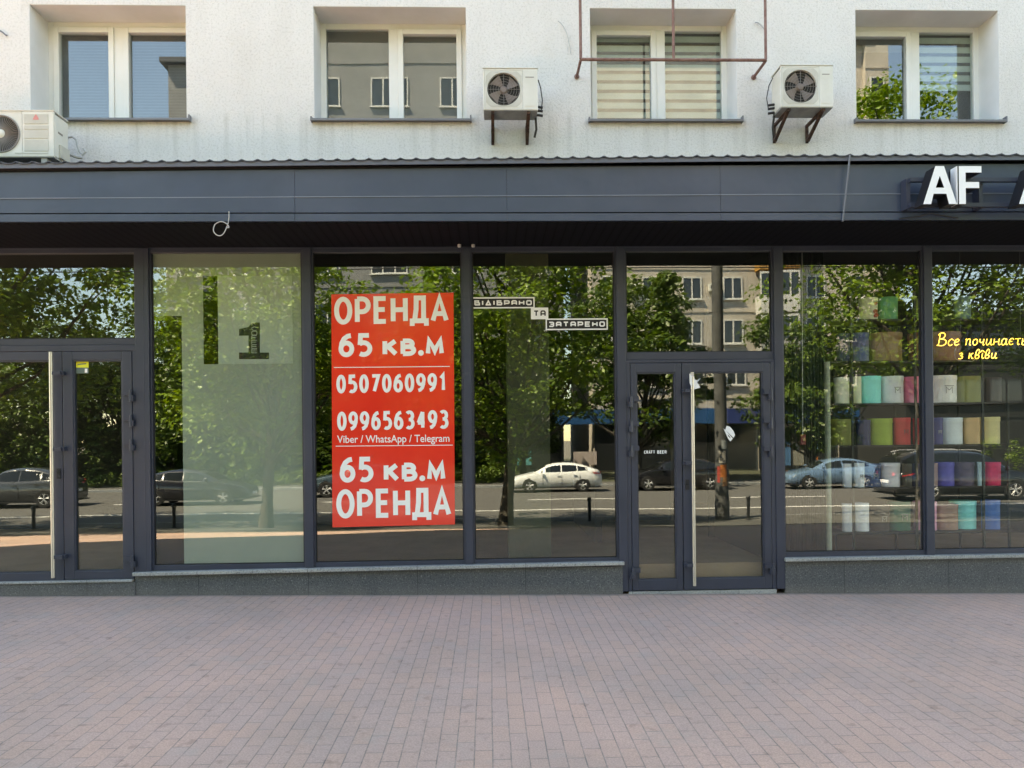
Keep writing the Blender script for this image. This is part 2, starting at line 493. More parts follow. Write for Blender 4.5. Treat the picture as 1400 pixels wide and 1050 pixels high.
# ------------------------------------------------------------------ lettering: stroke glyphs as flat mitred ribbons
def arc(cx, cy, rx, ry, a0, a1, n=14):
    return [(cx + rx * math.cos(R(a0 + (a1 - a0) * i / n)), cy + ry * math.sin(R(a0 + (a1 - a0) * i / n))) for i in range(n + 1)]
def bowls_B():
    return [[(0, 0), (0, 1)], [(0, 1), (.45, 1)] + arc(.45, .77, .42, .23, 90, -90, 10) + [(0, .54)],
            [(0, .54), (.5, .54)] + arc(.5, .27, .5, .27, 90, -90, 10) + [(0, 0)]]
G = {
 'O': [arc(.5, .5, .5, .5, 90, 450, 32)], '0': [arc(.5, .5, .5, .5, 90, 450, 32)],
 'P': [[(0, 0), (0, 1)], [(0, 1), (.45, 1)] + arc(.45, .72, .53, .28, 90, -90, 12) + [(0, .44)]],
 'E': [[(1, 1), (0, 1), (0, 0), (1, 0)], [(0, .52), (.9, .52)]],
 'F': [[(1, 1), (0, 1), (0, 0)], [(0, .5), (.88, .5)]],
 'H': [[(0, 0), (0, 1)], [(1, 0), (1, 1)], [(0, .5), (1, .5)]],
 'D': [[(-.05, -.22), (-.05, 0), (1.05, 0), (1.05, -.22)], [(.14, 0), (.26, .5), (.28, 1), (.84, 1), (.84, 0)]],
 'A': [[(0, 0), (.5, 1.0), (1, 0)], [(.2, .3), (.8, .3)]],
 '6': [arc(.5, .31, .5, .31, 90, 450, 26), [(.92, 1.0), (.62, .97), (.3, .84), (.08, .6), (0, .31)]],
 '9': [arc(.5, .69, .5, .31, 90, 450, 26), [(.08, 0.0), (.38, .03), (.7, .16), (.92, .4), (1, .69)]],
 '5': [[(.92, 1), (.16, 1), (.10, .50)], arc(.42, .31, .58, .31, 128, -125, 20)],
 '7': [[(0, 1), (1, 1), (.32, 0)]],
 '1': [[(.08, .78), (.6, 1), (.6, 0)]],
 '3': [arc(.42, .77, .5, .24, 140, -80, 12) + [(.3, .53)], [(.3, .53), (.45, .53)] + arc(.42, .27, .56, .27, 75, -135, 14)],
 '4': [[(.74, 0), (.74, 1)], [(.70, 1), (0, .32)], [(-.06, .3), (1.05, .3)]],
 'k': [[(0, 0), (0, 1)], [(.95, 1), (.08, .5)], [(.28, .6), (1, 0)]],
 'B': bowls_B(),
 'm': [[(0, 0), (.08, 1), (.5, .18), (.92, 1), (1, 0)]],
 'I': [[(.5, 0), (.5, 1)]],
 'b': [[(.95, 1), (0, 1), (0, 0), (.5, 0)] + arc(.5, .29, .5, .29, -90, 90, 10) + [(0, .58)]],
 'T': [[(0, 1), (1, 1)], [(.5, 1), (.5, 0)]],
 'C': [arc(.55, .5, .55, .5, 50, 310, 22)],
 'R': [[(0, 0), (0, 1)], [(0, 1), (.45, 1)] + arc(.45, .74, .5, .26, 90, -90, 12) + [(0, .48)], [(.45, .48), (1, 0)]],
 # squared letters of the white window lettering
 'Bq': [[(0, 0), (0, 1), (.8, 1), (.8, .55), (0, .52)], [(.8, .52), (1, .45), (1, 0), (0, 0)]],
 'Oq': [[(.5, 0), (.18, 0), (0, .18), (0, .82), (.18, 1), (.82, 1), (1, .82), (1, .18), (.82, 0), (.5, 0)]],
 'Pq': [[(0, 0), (0, 1), (.82, 1), (1, .85), (1, .5), (.85, .36), (0, .36)]],
 'Aq': [[(0, 0), (0, .8), (.2, 1), (.8, 1), (1, .8), (1, 0)], [(0, .4), (1, .4)]],
 'Dq': [[(-.05, 0), (1.05, 0)], [(.08, 0), (.5, 1), (.92, 0)]],
 'bq': [[(.95, 1), (0, 1), (0, 0), (.85, 0), (1, .15), (1, .42), (.85, .56), (0, .56)]],
 'Zq': [[(0, 1), (.82, 1), (1, .86), (1, .62), (.82, .52), (.3, .52)], [(.82, .52), (1, .4), (1, .14), (.82, 0), (0, 0)]],
}
def ribbon(mb, pts, t, y):
    pts = [Vector((p[0], p[1])) for p in pts]
    q = [pts[0]]
    for p in pts[1:]:
        if (p - q[-1]).length > 1e-6: q.append(p)
    pts = q
    closed = (pts[0] - pts[-1]).length < 1e-5 and len(pts) > 3
    if closed: pts = pts[:-1]
    n = len(pts)
    L, Rr = [], []
    for i in range(n):
        a = pts[(i - 1) % n] if (closed or i > 0) else None
        c = pts[(i + 1) % n] if (closed or i < n - 1) else None
        d1 = (pts[i] - a).normalized() if a is not None else None
        d2 = (c - pts[i]).normalized() if c is not None else None
        if d1 is None: d1 = d2
        if d2 is None: d2 = d1
        nn = Vector((-d1.y - d2.y, d1.x + d2.x))
        if nn.length < 1e-6: nn = Vector((-d1.y, d1.x))
        nn.normalize()
        k = max(0.45, nn.dot(Vector((-d2.y, d2.x))))
        o = nn * (t / 2 / k)
        L.append(pts[i] + o); Rr.append(pts[i] - o)
    vs = [(p.x, y, p.y) for p in L] + [(p.x, y, p.y) for p in Rr]
    fs = [(i, (i + 1) % n, n + (i + 1) % n, n + i) for i in range(n if closed else n - 1)]
    mb.add(vs, fs)
WID = {'.': 0.0, ' ': .5, 'I': .25, '1': .75, 'm': 1.25, 'D': 1.05, 'O': 1.08, 'A': 1.08, 'E': .8, 'P': .92}
def letters(mb, s, x0, x1, z0, h, t, y, gap=0.3, wid=None):
    """set a list of glyph keys between x0 and x1 on the baseline z0, cap height h, stroke t"""
    wid = wid or WID
    ws = [wid.get(k, 1.0) for k in s]
    tot = sum(ws) + gap * (len(s) - 1)
    n_t = len([k for k in s if k != ' '])
    u = (x1 - x0 - n_t * t) / tot
    x = x0
    i = 0
    for k, w in zip(s, ws):
        hh = h
        if isinstance(k, str) and k in ('k', 'm') or k == 'Bs': hh = h * .74
        g = 'B' if k == 'Bs' else k
        if k == '.':
            mb.add([(x + t * (.5 + .62 * math.cos(a)), y, z0 + t * .62 + t * .62 * math.sin(a)) for a in [2 * PI * j / 12 for j in range(12)]], [tuple(range(12))])
            x += t + gap * u
            continue
        if k == ' ':
            x += w * u + gap * u; continue
        for st in G[g]:
            ribbon(mb, [(x + t / 2 + p[0] * w * u, z0 + t / 2 + p[1] * (hh - t)) for p in st], t, y - 0.0002 * (i % 7))
            i += 1
        x += w * u + t + gap * u

def font_mesh(body, x0, x1, z0, y, name, mat, parent, off=0.0):
    cu = bpy.data.curves.new(name, 'FONT')
    cu.body = body; cu.offset = off
    tmp = link(bpy.data.objects.new('tmp_text', cu))
    dg = bpy.context.evaluated_depsgraph_get()
    me = bpy.data.meshes.new_from_object(tmp.evaluated_get(dg))
    bpy.data.objects.remove(tmp)
    co = np.array([v.co[:] for v in me.vertices])
    lo, hi = co[:, 0].min(), co[:, 0].max()
    k = (x1 - x0) / (hi - lo)
    for v_, c_ in zip(me.vertices, co):
        v_.co = (x0 + (c_[0] - lo) * k, y, z0 + c_[1] * k * 1.12)
    me.name = name
    me.materials.clear(); me.materials.append(mat)
    o = link(bpy.data.objects.new(name, me))
    o.parent = parent
    return o

# ------------------------------------------------------------------ ground
def zg(x, Y):
    """ground height at x, Y metres out from the shopfront"""
    d = min(max((Y - 4.6) / 7.4, 0), 1)
    d = d * d * (3 - 2 * d) * 0.4 + d * 0.6
    xx = min(max(x, -9), 9)
    return 0.012 - (0.0145 * xx + 0.0008 * max(0, 3 - abs(xx))) * min(max(1 - Y / 7, 0), 1) - 0.60 * d

def sheet(name, xs, Ys, fz, mat, kind='structure'):
    mb = MB()
    for Y in Ys:
        for x in xs: mb.v.append((x, -Y, fz(x, Y)))
    nx = len(xs)
    for j in range(len(Ys) - 1):
        for i in range(nx - 1):
            mb.f.append((j * nx + i, j * nx + i + 1, (j + 1) * nx + i + 1, (j + 1) * nx + i)); mb.mi.append(0)
    o = mb.build(name, mat)
    for p in o.data.polygons:
        if p.normal.z < 0: p.flip()
    tag(o, kind=kind)
    return o
KERB = 13.3
FARK = 29.2
XS = [-90, -60, -40, -25, -16, -12, -9, -7, -5, -3, -1, 1, 3, 5, 7, 9, 12, 16, 25, 40, 60, 90]
sheet('sidewalk', XS, [-0.3, 0.6, 1.5, 3, 4.6, 5.4, 6.2, 7, 7.8, 8.6, 9.4, 10.4, 11.2, 12.0, 12.6, KERB], zg, M['paving'])
M['strip'] = mat_var('painted_tree_shade', (0.05, 0.05, 0.047), (0.10, 0.097, 0.09), 3.0, .9, bscale=90, bstr=.3)  # shade of the kerb trees put into colour, on a dark sheet added below
sheet('tree_shade_strip', XS, [9.0, 9.4, 10.4, 11.2, 12.0, 12.6, KERB - .004], lambda x, Y: zg(x, Y) + .006, M['strip'])
sheet('road', [-120, -60, 0, 60, 120], [KERB - .1, 20, FARK + .1], lambda x, Y: -0.72, M['asphalt'])
mb = MB(); mb.box(-120, 120, -KERB - .16, -KERB, -0.9, -0.588); o = mb.build('kerb', M['slab'], bevel=.015); tag(o, kind='structure')
mb = MB(); mb.box(-120, 120, -FARK - .16, -FARK, -0.9, -0.60); o = mb.build('far_kerb', M['slab'], bevel=.015); tag(o, kind='structure')
sheet('far_pavement', [-120, -60, 0, 60, 120], [FARK + .16, 31.4], lambda x, Y: -0.61, M['asphalt'])
M['soil'] = mat_var('dark_earth_and_turf', (0.035, 0.045, 0.02), (0.07, 0.07, 0.04), 1.5, .95)  # dark earth and turf colour, varied at random
sheet('far_ground', [-120, -60, 0, 60, 120], [31.4, 75], lambda x, Y: -0.614, M['soil'])
M['marking'] = mat_var('worn_road_paint', (0.36, 0.36, 0.345), (0.66, 0.65, 0.63), 5, 0.7)
mb = MB(); mb.add([(-110, -17.0, -.716), (110, -17.0, -.716), (110, -17.30, -.716), (-110, -17.30, -.716)], [(3, 2, 1, 0)])
for i in range(-12, 13):
    x = i * 8.2 + 1.5
    mb.add([(x, -21.3, -.716), (x + 4, -21.3, -.716), (x + 4, -21.62, -.716), (x, -21.62, -.716)], [(3, 2, 1, 0)])
o = mb.build('road_markings', M['marking']); tag(o, kind='structure')
M['earth'] = flat('bare_ground', (0.16, 0.14, 0.11), 0.95)
mb = MB(); mb.add([(-600, -600, -1.1), (600, -600, -1.1), (600, 600, -1.1), (-600, 600, -1.1)], [(0, 1, 2, 3)]); o = mb.build('ground', M['earth']); tag(o, kind='structure')

# ------------------------------------------------------------------ the shop building
BL = empty('shop_building', (0, 0, 0), label='white rendered building with a dark glazed shopfront under a slate metal canopy', cat='building')
X0, X1, ZT = -16.0, 16.0, 29.0
WINS = [(-5.10, -3.37), (-1.95, -.222), (1.19, 2.885), (4.27, 5.962)]
WINS_ALL = [(-11.3, -9.6), (-8.2, -6.5)] + WINS + [(7.4, 9.1), (10.5, 12.2)]
WZ0, WZ1, WD = 5.405, 6.69, 0.35
mb = MB()
zb = [4.10, WZ0, WZ1, ZT]
mb.box(X0, X1, 0, .5, zb[0], zb[1])
mb.box(X0, X1, 0, .5, zb[2], zb[3])
xs = [X0] + [v for w in WINS_ALL for v in w] + [X1]
for i in range(0, len(xs), 2): mb.box(xs[i], xs[i + 1], 0, .5, zb[1], zb[2])
mb.build('wall', M['stucco'], BL)
mb = MB()
mb.box(X0, X0 + .4, .5, 12, -.5, ZT); mb.box(X1 - .4, X1, .5, 12, -.5, ZT); mb.box(X0, X1, 12, 12.4, -.5, ZT)
mb.build('side_wall', M['stucco'], BL)
mb = MB(); mb.box(X0 - .3, X1 + .3, -.35, 12.6, ZT, ZT + .25); mb.build('roof', M['roof'], BL)
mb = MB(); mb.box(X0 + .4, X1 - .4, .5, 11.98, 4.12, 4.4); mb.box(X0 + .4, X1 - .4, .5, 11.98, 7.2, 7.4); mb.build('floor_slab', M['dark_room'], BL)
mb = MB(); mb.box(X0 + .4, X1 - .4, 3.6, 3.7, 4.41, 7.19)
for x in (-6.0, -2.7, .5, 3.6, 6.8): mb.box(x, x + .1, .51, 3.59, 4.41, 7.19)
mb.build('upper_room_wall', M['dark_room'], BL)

# upper windows: jamb lining, pvc frames, panes, sills, blinds
def pvc_window(x0, x1, cx, sash, blind, extent=None):
    fr = MB()
    y0, y1 = WD, WD + .07
    f = .065
    fr.box(x0, x0 + f, y0, y1, WZ0, WZ1); fr.box(x1 - f, x1, y0, y1, WZ0, WZ1)
    fr.box(x0 + f, x1 - f, y0, y1, WZ1 - f, WZ1); fr.box(x0 + f, x1 - f, y0, y1, WZ0, WZ0 + .05)
    fr.box(cx - .055, cx + .055, y0 - .004, y1, WZ0 + .05, WZ1 - f)
    w = fr.build('window', M['pvc'], BL, bevel=.006)
    cells = [(x0 + f, cx - .055), (cx + .055, x1 - f)]
    for i, (a, b_) in enumerate(cells):
        if sash[i]:
            s_ = MB(); t = .062; ys = y0 - .018
            s_.box(a, a + t, ys, y1 - .01, WZ0 + .05, WZ1 - f); s_.box(b_ - t, b_, ys, y1 - .01, WZ0 + .05, WZ1 - f)
            s_.box(a + t, b_ - t, ys, y1 - .01, WZ1 - f - t, WZ1 - f); s_.box(a + t, b_ - t, ys, y1 - .01, WZ0 + .05, WZ0 + .05 + t * .8)
            s_.build('sash', M['pvc'], w, bevel=.006)
            a, b_, zt, zl = a + t, b_ - t, WZ1 - f - t, WZ0 + .05 + t * .8
        else:
            zt, zl = WZ1 - f, WZ0 + .05
        p = MB(); p.box(a, b_, y0 + .03, y0 + .034, zl, zt); p.build('pane', M['wglass'], w)
        if blind[i]:
            e = (extent or {}).get(i, 0.0)
            k = MB(); k.box(a - .03, b_ + .03, y0 + .085, y0 + .092, zl + e, zt + .03); k.build('blind', M[blind[i]], w)
    sl_ = MB(); sl_.prism([(-.06, WZ0 - .032), (-.06, WZ0 - .008), (WD - .002, WZ0 + .012), (WD - .002, WZ0 - .004)], x0 - .012, x1 + .035)
    sl_.v = [(v_[1], v_[0], v_[2]) for v_ in sl_.v]
    sl_.box(x0 - .03, x0 - .012, -.062, .02, WZ0 - .036, WZ0 + .012); sl_.box(x1 + .035, x1 + .05, -.062, .02, WZ0 - .036, WZ0 + .03)
    sl_.build('sill', M['sillmetal'], w)
    jl = MB()
    e = .004
    jl.box(x0, x0 + e, .002, WD, WZ0 + .013, WZ1); jl.box(x1 - e, x1, .002, WD, WZ0 + .013, WZ1); jl.box(x0 + e, x1 - e, .002, WD, WZ1 - e, WZ1)
    jl.build('reveal', M['reveal'], w)
CX = [at(163, 90, .35).x, at(538, 90, .35).x, at(903, 90, .35).x, at(1251, 90, .35).x]
pvc_window(*WINS[0], CX[0], (1, 1), ('venetian', 'venetian'))
pvc_window(*WINS[1], CX[1], (0, 1), ('shade', 'shade'))
pvc_window(*WINS[2], CX[2], (1, 0), ('zebra', 'zebra'))
pvc_window(*WINS[3], CX[3], (1, 0), ('shade', 'zebra'), {0: .92, 1: .5})
for a, b_ in WINS_ALL:
    if (a, b_) not in WINS: pvc_window(a, b_, (a + b_) / 2, (1, 0), ('shade', None))

# ground-floor interior
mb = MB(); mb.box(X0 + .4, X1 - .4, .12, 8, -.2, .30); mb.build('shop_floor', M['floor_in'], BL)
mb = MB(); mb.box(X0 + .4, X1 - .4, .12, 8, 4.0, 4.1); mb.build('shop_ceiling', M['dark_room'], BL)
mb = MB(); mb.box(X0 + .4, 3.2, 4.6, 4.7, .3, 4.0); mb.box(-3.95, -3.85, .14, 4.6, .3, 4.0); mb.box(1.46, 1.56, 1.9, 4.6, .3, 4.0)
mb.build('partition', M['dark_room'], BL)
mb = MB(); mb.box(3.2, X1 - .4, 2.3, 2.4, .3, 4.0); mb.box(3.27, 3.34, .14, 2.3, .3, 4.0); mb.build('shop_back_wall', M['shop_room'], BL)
# olive plastered pier seen through the fourth bay
pa, pb = at(694, 600, .35).x, at(752, 600, .35).x
mb = MB(); mb.box(pa, pb, .35, .8, .301, 3.999); mb.build('pier', M['column'], BL)

# plinth, threshold, stone slabs
zsill = .36
def zslab(x): return .325 + .004 * x
mb = MB(); mb.box(-3.97, 1.49, -.06, .1, -.5, .31); mb.build('plinth', M['granite'], BL)
mb = MB(); mb.box(3.36, 9.5, -.06, .1, -.5, .335); mb.build('plinth', M['granite'], BL)
mb = MB(); mb.box(-9.5, -3.97, -.075, .1, -.5, .225); mb.build('plinth', M['granite'], BL)
def slab(x0, x1, za, zb_, th=.042, y0=-.105):
    mb = MB()
    vs = [(x0, y0, za), (x1, y0, zb_), (x1, .05, zb_), (x0, .05, za), (x0, y0, za + th), (x1, y0, zb_ + th), (x1, .05, zb_ + th), (x0, .05, za + th)]
    mb.add(vs, [(3, 2, 1, 0), (4, 5, 6, 7), (0, 1, 5, 4), (1, 2, 6, 5), (2, 3, 7, 6), (3, 0, 4, 7)])
    return mb.build('stone_sill', M['slab'], BL, bevel=.008)
slab(-3.985, 1.505, .29, .325)
slab(3.35, 9.5, .335, .345)
slab(-9.5, -3.99, .205, .225, .028, -.09)
mb = MB(); mb.box(1.56, 3.26, -.05, .12, -.4, .015); mb.build('threshold', M['slab'], BL)

# shopfront framing
ZTOP = 3.94
ZB = .375
MULL = [(-3.87, .15), (-2.043, .092), (-.247, .088), (1.502, .10), (3.314, .10), (5.063, .092), (6.82, .092), (-5.86, .12), (-7.7, .092), (8.6, .092)]
for x, w in MULL:
    z0 = .02 if x in (1.502, 3.314) else (.235 if x in (-5.86,) else .33)
    if x == -3.87: z0 = .262
    mb = MB()
    mb.box(x - w / 2, x + w / 2, -.055, .07, z0, ZTOP)
    if x == -3.87: mb.box(x + .012, x + .022, -.0575, -.054, z0, ZTOP)
    mb.build('mullion', M['alu'], BL, bevel=.004)
mb = MB(); mb.box(-9.5, 9.5, -.03, .07, ZTOP, 4.09); mb.build('head_rail', M['alu'], BL)

def askew(g):
    a, b_ = random.uniform(-.0016, .0016), random.uniform(-.0009, .0009)
    xs_ = [v_[0] for v_ in g.v]; zs_ = [v_[2] for v_ in g.v]
    cx, cz = (min(xs_) + max(xs_)) / 2, (min(zs_) + max(zs_)) / 2
    g.v = [(x, y + a * (x - cx) + b_ * (z - cz), z) for x, y, z in g.v]
def bay(x0, x1, z0, z1, f=.045, fb=.06):
    fr = MB()
    fr.box(x0, x0 + .018, -.03, .05, z0, z1); fr.box(x1 - .018, x1, -.03, .05, z0, z1)
    fr.box(x0 + .018, x1 - .018, -.03, .05, z1 - f, z1); fr.box(x0 + .018, x1 - .018, -.03, .05, z0, z0 + fb)
    w = fr.build('shop_window', M['alu'], BL, bevel=.003)
    g = MB(); g.box(x0 + .018, x1 - .018, 0, .006, z0 + fb, z1 - f); askew(g); g.build('pane', M['cglass' if x0 > 3.3 else 'glass'], w)
    gk = MB()
    a, b_, c_, d_ = x0 + .018, x1 - .018, z0 + fb, z1 - f
    for q in ((a, a + .012, c_, d_), (b_ - .012, b_, c_, d_), (a + .012, b_ - .012, c_, c_ + .012)): gk.box(q[0], q[1], -.006, -.001, q[2], q[3])
    gk.build('gasket', M['alu_dark'], w)
    return w
bay(-3.795, -2.089, .335, ZTOP)
bay(-1.997, -.291, .338, ZTOP)
bay(-.203, 1.452, .342, ZTOP)
bay(3.364, 5.017, .372, ZTOP)
bay(5.109, 6.774, .376, ZTOP)
bay(6.866, 8.55, .376, ZTOP)
bay(-7.65, -5.92, .25, ZTOP)
bay(-5.80, -3.945, 2.87, ZTOP, fb=.07)
bay(1.552, 3.264, 2.655, ZTOP, fb=.085)

def leaf(x0, x1, z0, z1, gx0, gx1, gz0, gz1, hinges, side):
    d = MB(); y0, y1 = -.05, .03
    d.box(x0, gx0, y0, y1, z0, z1); d.box(gx1, x1, y0, y1, z0, z1)
    d.box(gx0, gx1, y0, y1, gz1, z1); d.box(gx0, gx1, y0, y1, z0, gz0)
    o = d.build('door', M['alu'], BL, bevel=.004)
    g = MB(); g.box(gx0, gx1, -.012, -.006, gz0, gz1); askew(g); g.build('pane', M['glass'], o)
    k = MB(); t = .014
    for q in ((gx0, gx0 + t, gz0, gz1), (gx1 - t, gx1, gz0, gz1), (gx0 + t, gx1 - t, gz1 - t, gz1), (gx0 + t, gx1 - t, gz0, gz0 + t)): k.box(q[0], q[1], -.04, -.013, q[2], q[3])
    k.build('gasket', M['alu'], o)
    for hz in hinges:
        h = MB(); xe = x0 if side < 0 else x1
        s_ = -side
        h.box(min(xe + s_ * .005, xe + s_ * .085), max(xe + s_ * .005, xe + s_ * .085), -.084, -.051, hz, hz + .055)
        h.box(xe - .03, xe + .03, -.09, -.052, hz - .065, hz - .001)
        h.tube([(xe, -.086, hz - .07), (xe, -.086, hz + .06)], .014, 10)
        h.build('hinge', M['alu'], o)
    return o
def P0(px, py): return at(px, py, 0)
# door beside the frosted bay
mb = MB(); mb.box(-5.80, -3.945, -.045, .06, 2.80, 2.868); mb.box(-3.985, -3.946, -.045, .06, .26, 2.80); mb.build('door_frame', M['alu'], BL, bevel=.004)
xm = P0(90, 640).x
d1 = leaf(-5.80, xm - .004, .245, 2.795, P0(-25, 640).x, P0(78, 640).x, .335, 2.70, [], -1)
d2 = leaf(xm + .004, -3.99, .255, 2.795, P0(104, 640).x, P0(171, 640).x, .345, 2.70, [2.30, 2.02, 1.75, .455], 1)
# door between the poster bays and the box shop
mb = MB(); mb.box(1.552, 3.264, -.045, .06, 2.62, 2.652); mb.box(1.553, 1.60, -.046, .06, .02, 2.62); mb.box(3.215, 3.264, -.046, .06, .02, 2.62); mb.build('door_frame', M['alu'], BL, bevel=.004)
xm2 = P0(931.5, 640).x
d3 = leaf(1.605, xm2 - .004, .025, 2.615, P0(870, 640).x, P0(923, 640).x, .145, 2.51, [2.18, 1.90, 1.62, .235], -1)
d4 = leaf(xm2 + .004, 3.21, .025, 2.615, P0(944, 640).x, P0(1042, 640).x, .15, 2.51, [2.25, 1.92, 1.60, .26], 1)
def handle(o, x, z0, z1, xs, zs):
    h = MB(); h.tube([(x, -.125, z0), (x, -.125, z1)], .0185, 14); h.build('handle', M['steel'], o, smooth=True)
    for z in zs:
        s_ = MB(); s_.box(min(x, xs), max(x, xs), -.135, -.112, z - .02, z + .02); s_.box(xs - .02, xs + .02, -.112, -.05, z - .022, z + .022)
        s_.build('handle_bracket', M['alu'], o, bevel=.003)
def lock(o, x, z):
    k = MB(); k.lathe([(0, -.064), (.018, -.064), (.021, -.058), (.021, -.05)], (x, 0, z), 'y', 16); k.box(x - .021, x + .021, -.058, -.05, z - .075, z + .04)
    k.build('lock', M['alu_dark'], o)
pz = lambda y: at(70, y, -.125)
handle(d1, at(71, 640, -.125).x, pz(790).z, pz(481).z, at(86, 640, -.1).x, [pz(510).z, pz(614).z, pz(762).z])
lock(d1, P0(84, 645).x, P0(84, 645).z)
q = lambda y: at(948, y, -.125)
handle(d4, at(948, 655, -.125).x, q(801).z, q(509).z, at(936.5, 640, -.1).x, [q(534).z, q(633).z, q(773).z])
lock(d4, P0(938, 660).x, P0(938, 660).z)

# canopy: soffit, fascia sheets, seams, flashing, corrugated roof edge
FY = -.95
def zt_(x): return 4.535 + .0098 * (x + 4.8) if x < 3 else 4.612 + .004 * (x - 3)
XL, XR = -9.5, 9.5
mb = MB(); mb.box(XL, XR, FY + .02, -.031, 3.955, 3.975); mb.box(XL, XR, FY + .10, -.031, 4.0, 4.3); mb.build('soffit', M['soffit'], BL)
seams = [XL, at(-180, 280, FY).x, at(110, 280, FY).x, at(403, 280, FY).x, at(693, 280, FY).x, at(985, 280, FY).x, at(1280, 280, FY).x, 8.2, XR]
seams.sort()
fa = MB(); sm = MB(); low = MB()
def slant(mb, x0, x1, y0, y1, a0, a1, b0, b1):
    mb.add([(x0, y0, a0), (x1, y0, a1), (x1, y1, a1), (x0, y1, a0), (x0, y0, b0), (x1, y0, b1), (x1, y1, b1), (x0, y1, b0)],
           [(3, 2, 1, 0), (4, 5, 6, 7), (0, 1, 5, 4), (1, 2, 6, 5), (2, 3, 7, 6), (3, 0, 4, 7)])
def zmid(x): return 4.225 + .004 * x
for i in range(len(seams) - 1):
    a, b_ = seams[i] + .0012, seams[i + 1] - .0012
    j = random.uniform(-.004, .004)
    slant(fa, a, b_, FY + j, FY + .03, 4.062, 4.062, zmid(a) - .004, zmid(b_) - .004)
    slant(fa, a, b_, FY + .003 + j * .7, FY + .03, zmid(a) + .004, zmid(b_) + .004, zt_(a) - .07, zt_(b_) - .07)
    slant(sm, a, b_, FY - .006, FY + .03, zmid(a) - .004, zmid(b_) - .004, zmid(a) + .004, zmid(b_) + .004)
    slant(low, a, b_, FY - .012 + j, FY + .03, 3.972, 3.972, 4.046, 4.046)
fa.build('fascia', M['fascia'], BL)
sm.build('fascia_seam', M['fascia_seam'], BL)
low.build('fascia_lower_trim', M['fascia'], BL)
mb = MB(); slant(mb, XL, XR, FY + .031, FY + .06, 3.976, 3.976, 4.5, 4.58); mb.build('fascia_backing', M['alu_dark'], BL)
fl = MB(); rs = MB()
xsn = np.arange(XL, XR, .0194)
for i in range(len(xsn) - 1):
    a, b_ = xsn[i], xsn[i + 1]
for i in range(len(seams) - 1):
    a, b_ = seams[i] + .001, seams[i + 1] + .004
    slant(fl, a, b_, FY - .05, FY - .035, zt_(a) - .048, zt_(b_) - .048, zt_(a) - .004, zt_(b_) - .004)
fl.build('roof_flashing', M['flash'], BL)
pit = .157
def corr(x):
    u = (x / pit) % 1.0
    return .028 * max(0.0, min(1, 2.6 * (0.5 - abs(u - .5)) - .62))
prof = [(x, zt_(x) + corr(x)) for x in xsn]
n = len(prof)
vs = [(x, FY - .06, z) for x, z in prof] + [(x, -.001, z + .22) for x, z in prof] + [(x, FY - .06, z - .012) for x, z in prof] + [(x, -.001, z + .208) for x, z in prof]
fs = []
for i in range(n - 1):
    fs += [(i, i + 1, n + i + 1, n + i), (2 * n + i + 1, 2 * n + i, 3 * n + i, 3 * n + i + 1), (2 * n + i, 2 * n + i + 1, i + 1, i)]
mb = MB(); mb.add(vs, fs); mb.build('roof_sheet', M['roof'], BL)
for px in (628, 647):
    p = at(px, 334.5, -.12)
    mb = MB(); mb.lathe([(0, -.03), (.016, -.03), (.02, -.02), (.02, .02)], (p.x, -.12, 3.953), 'z', 12); mb.build('sensor', M['cable_w'], BL)

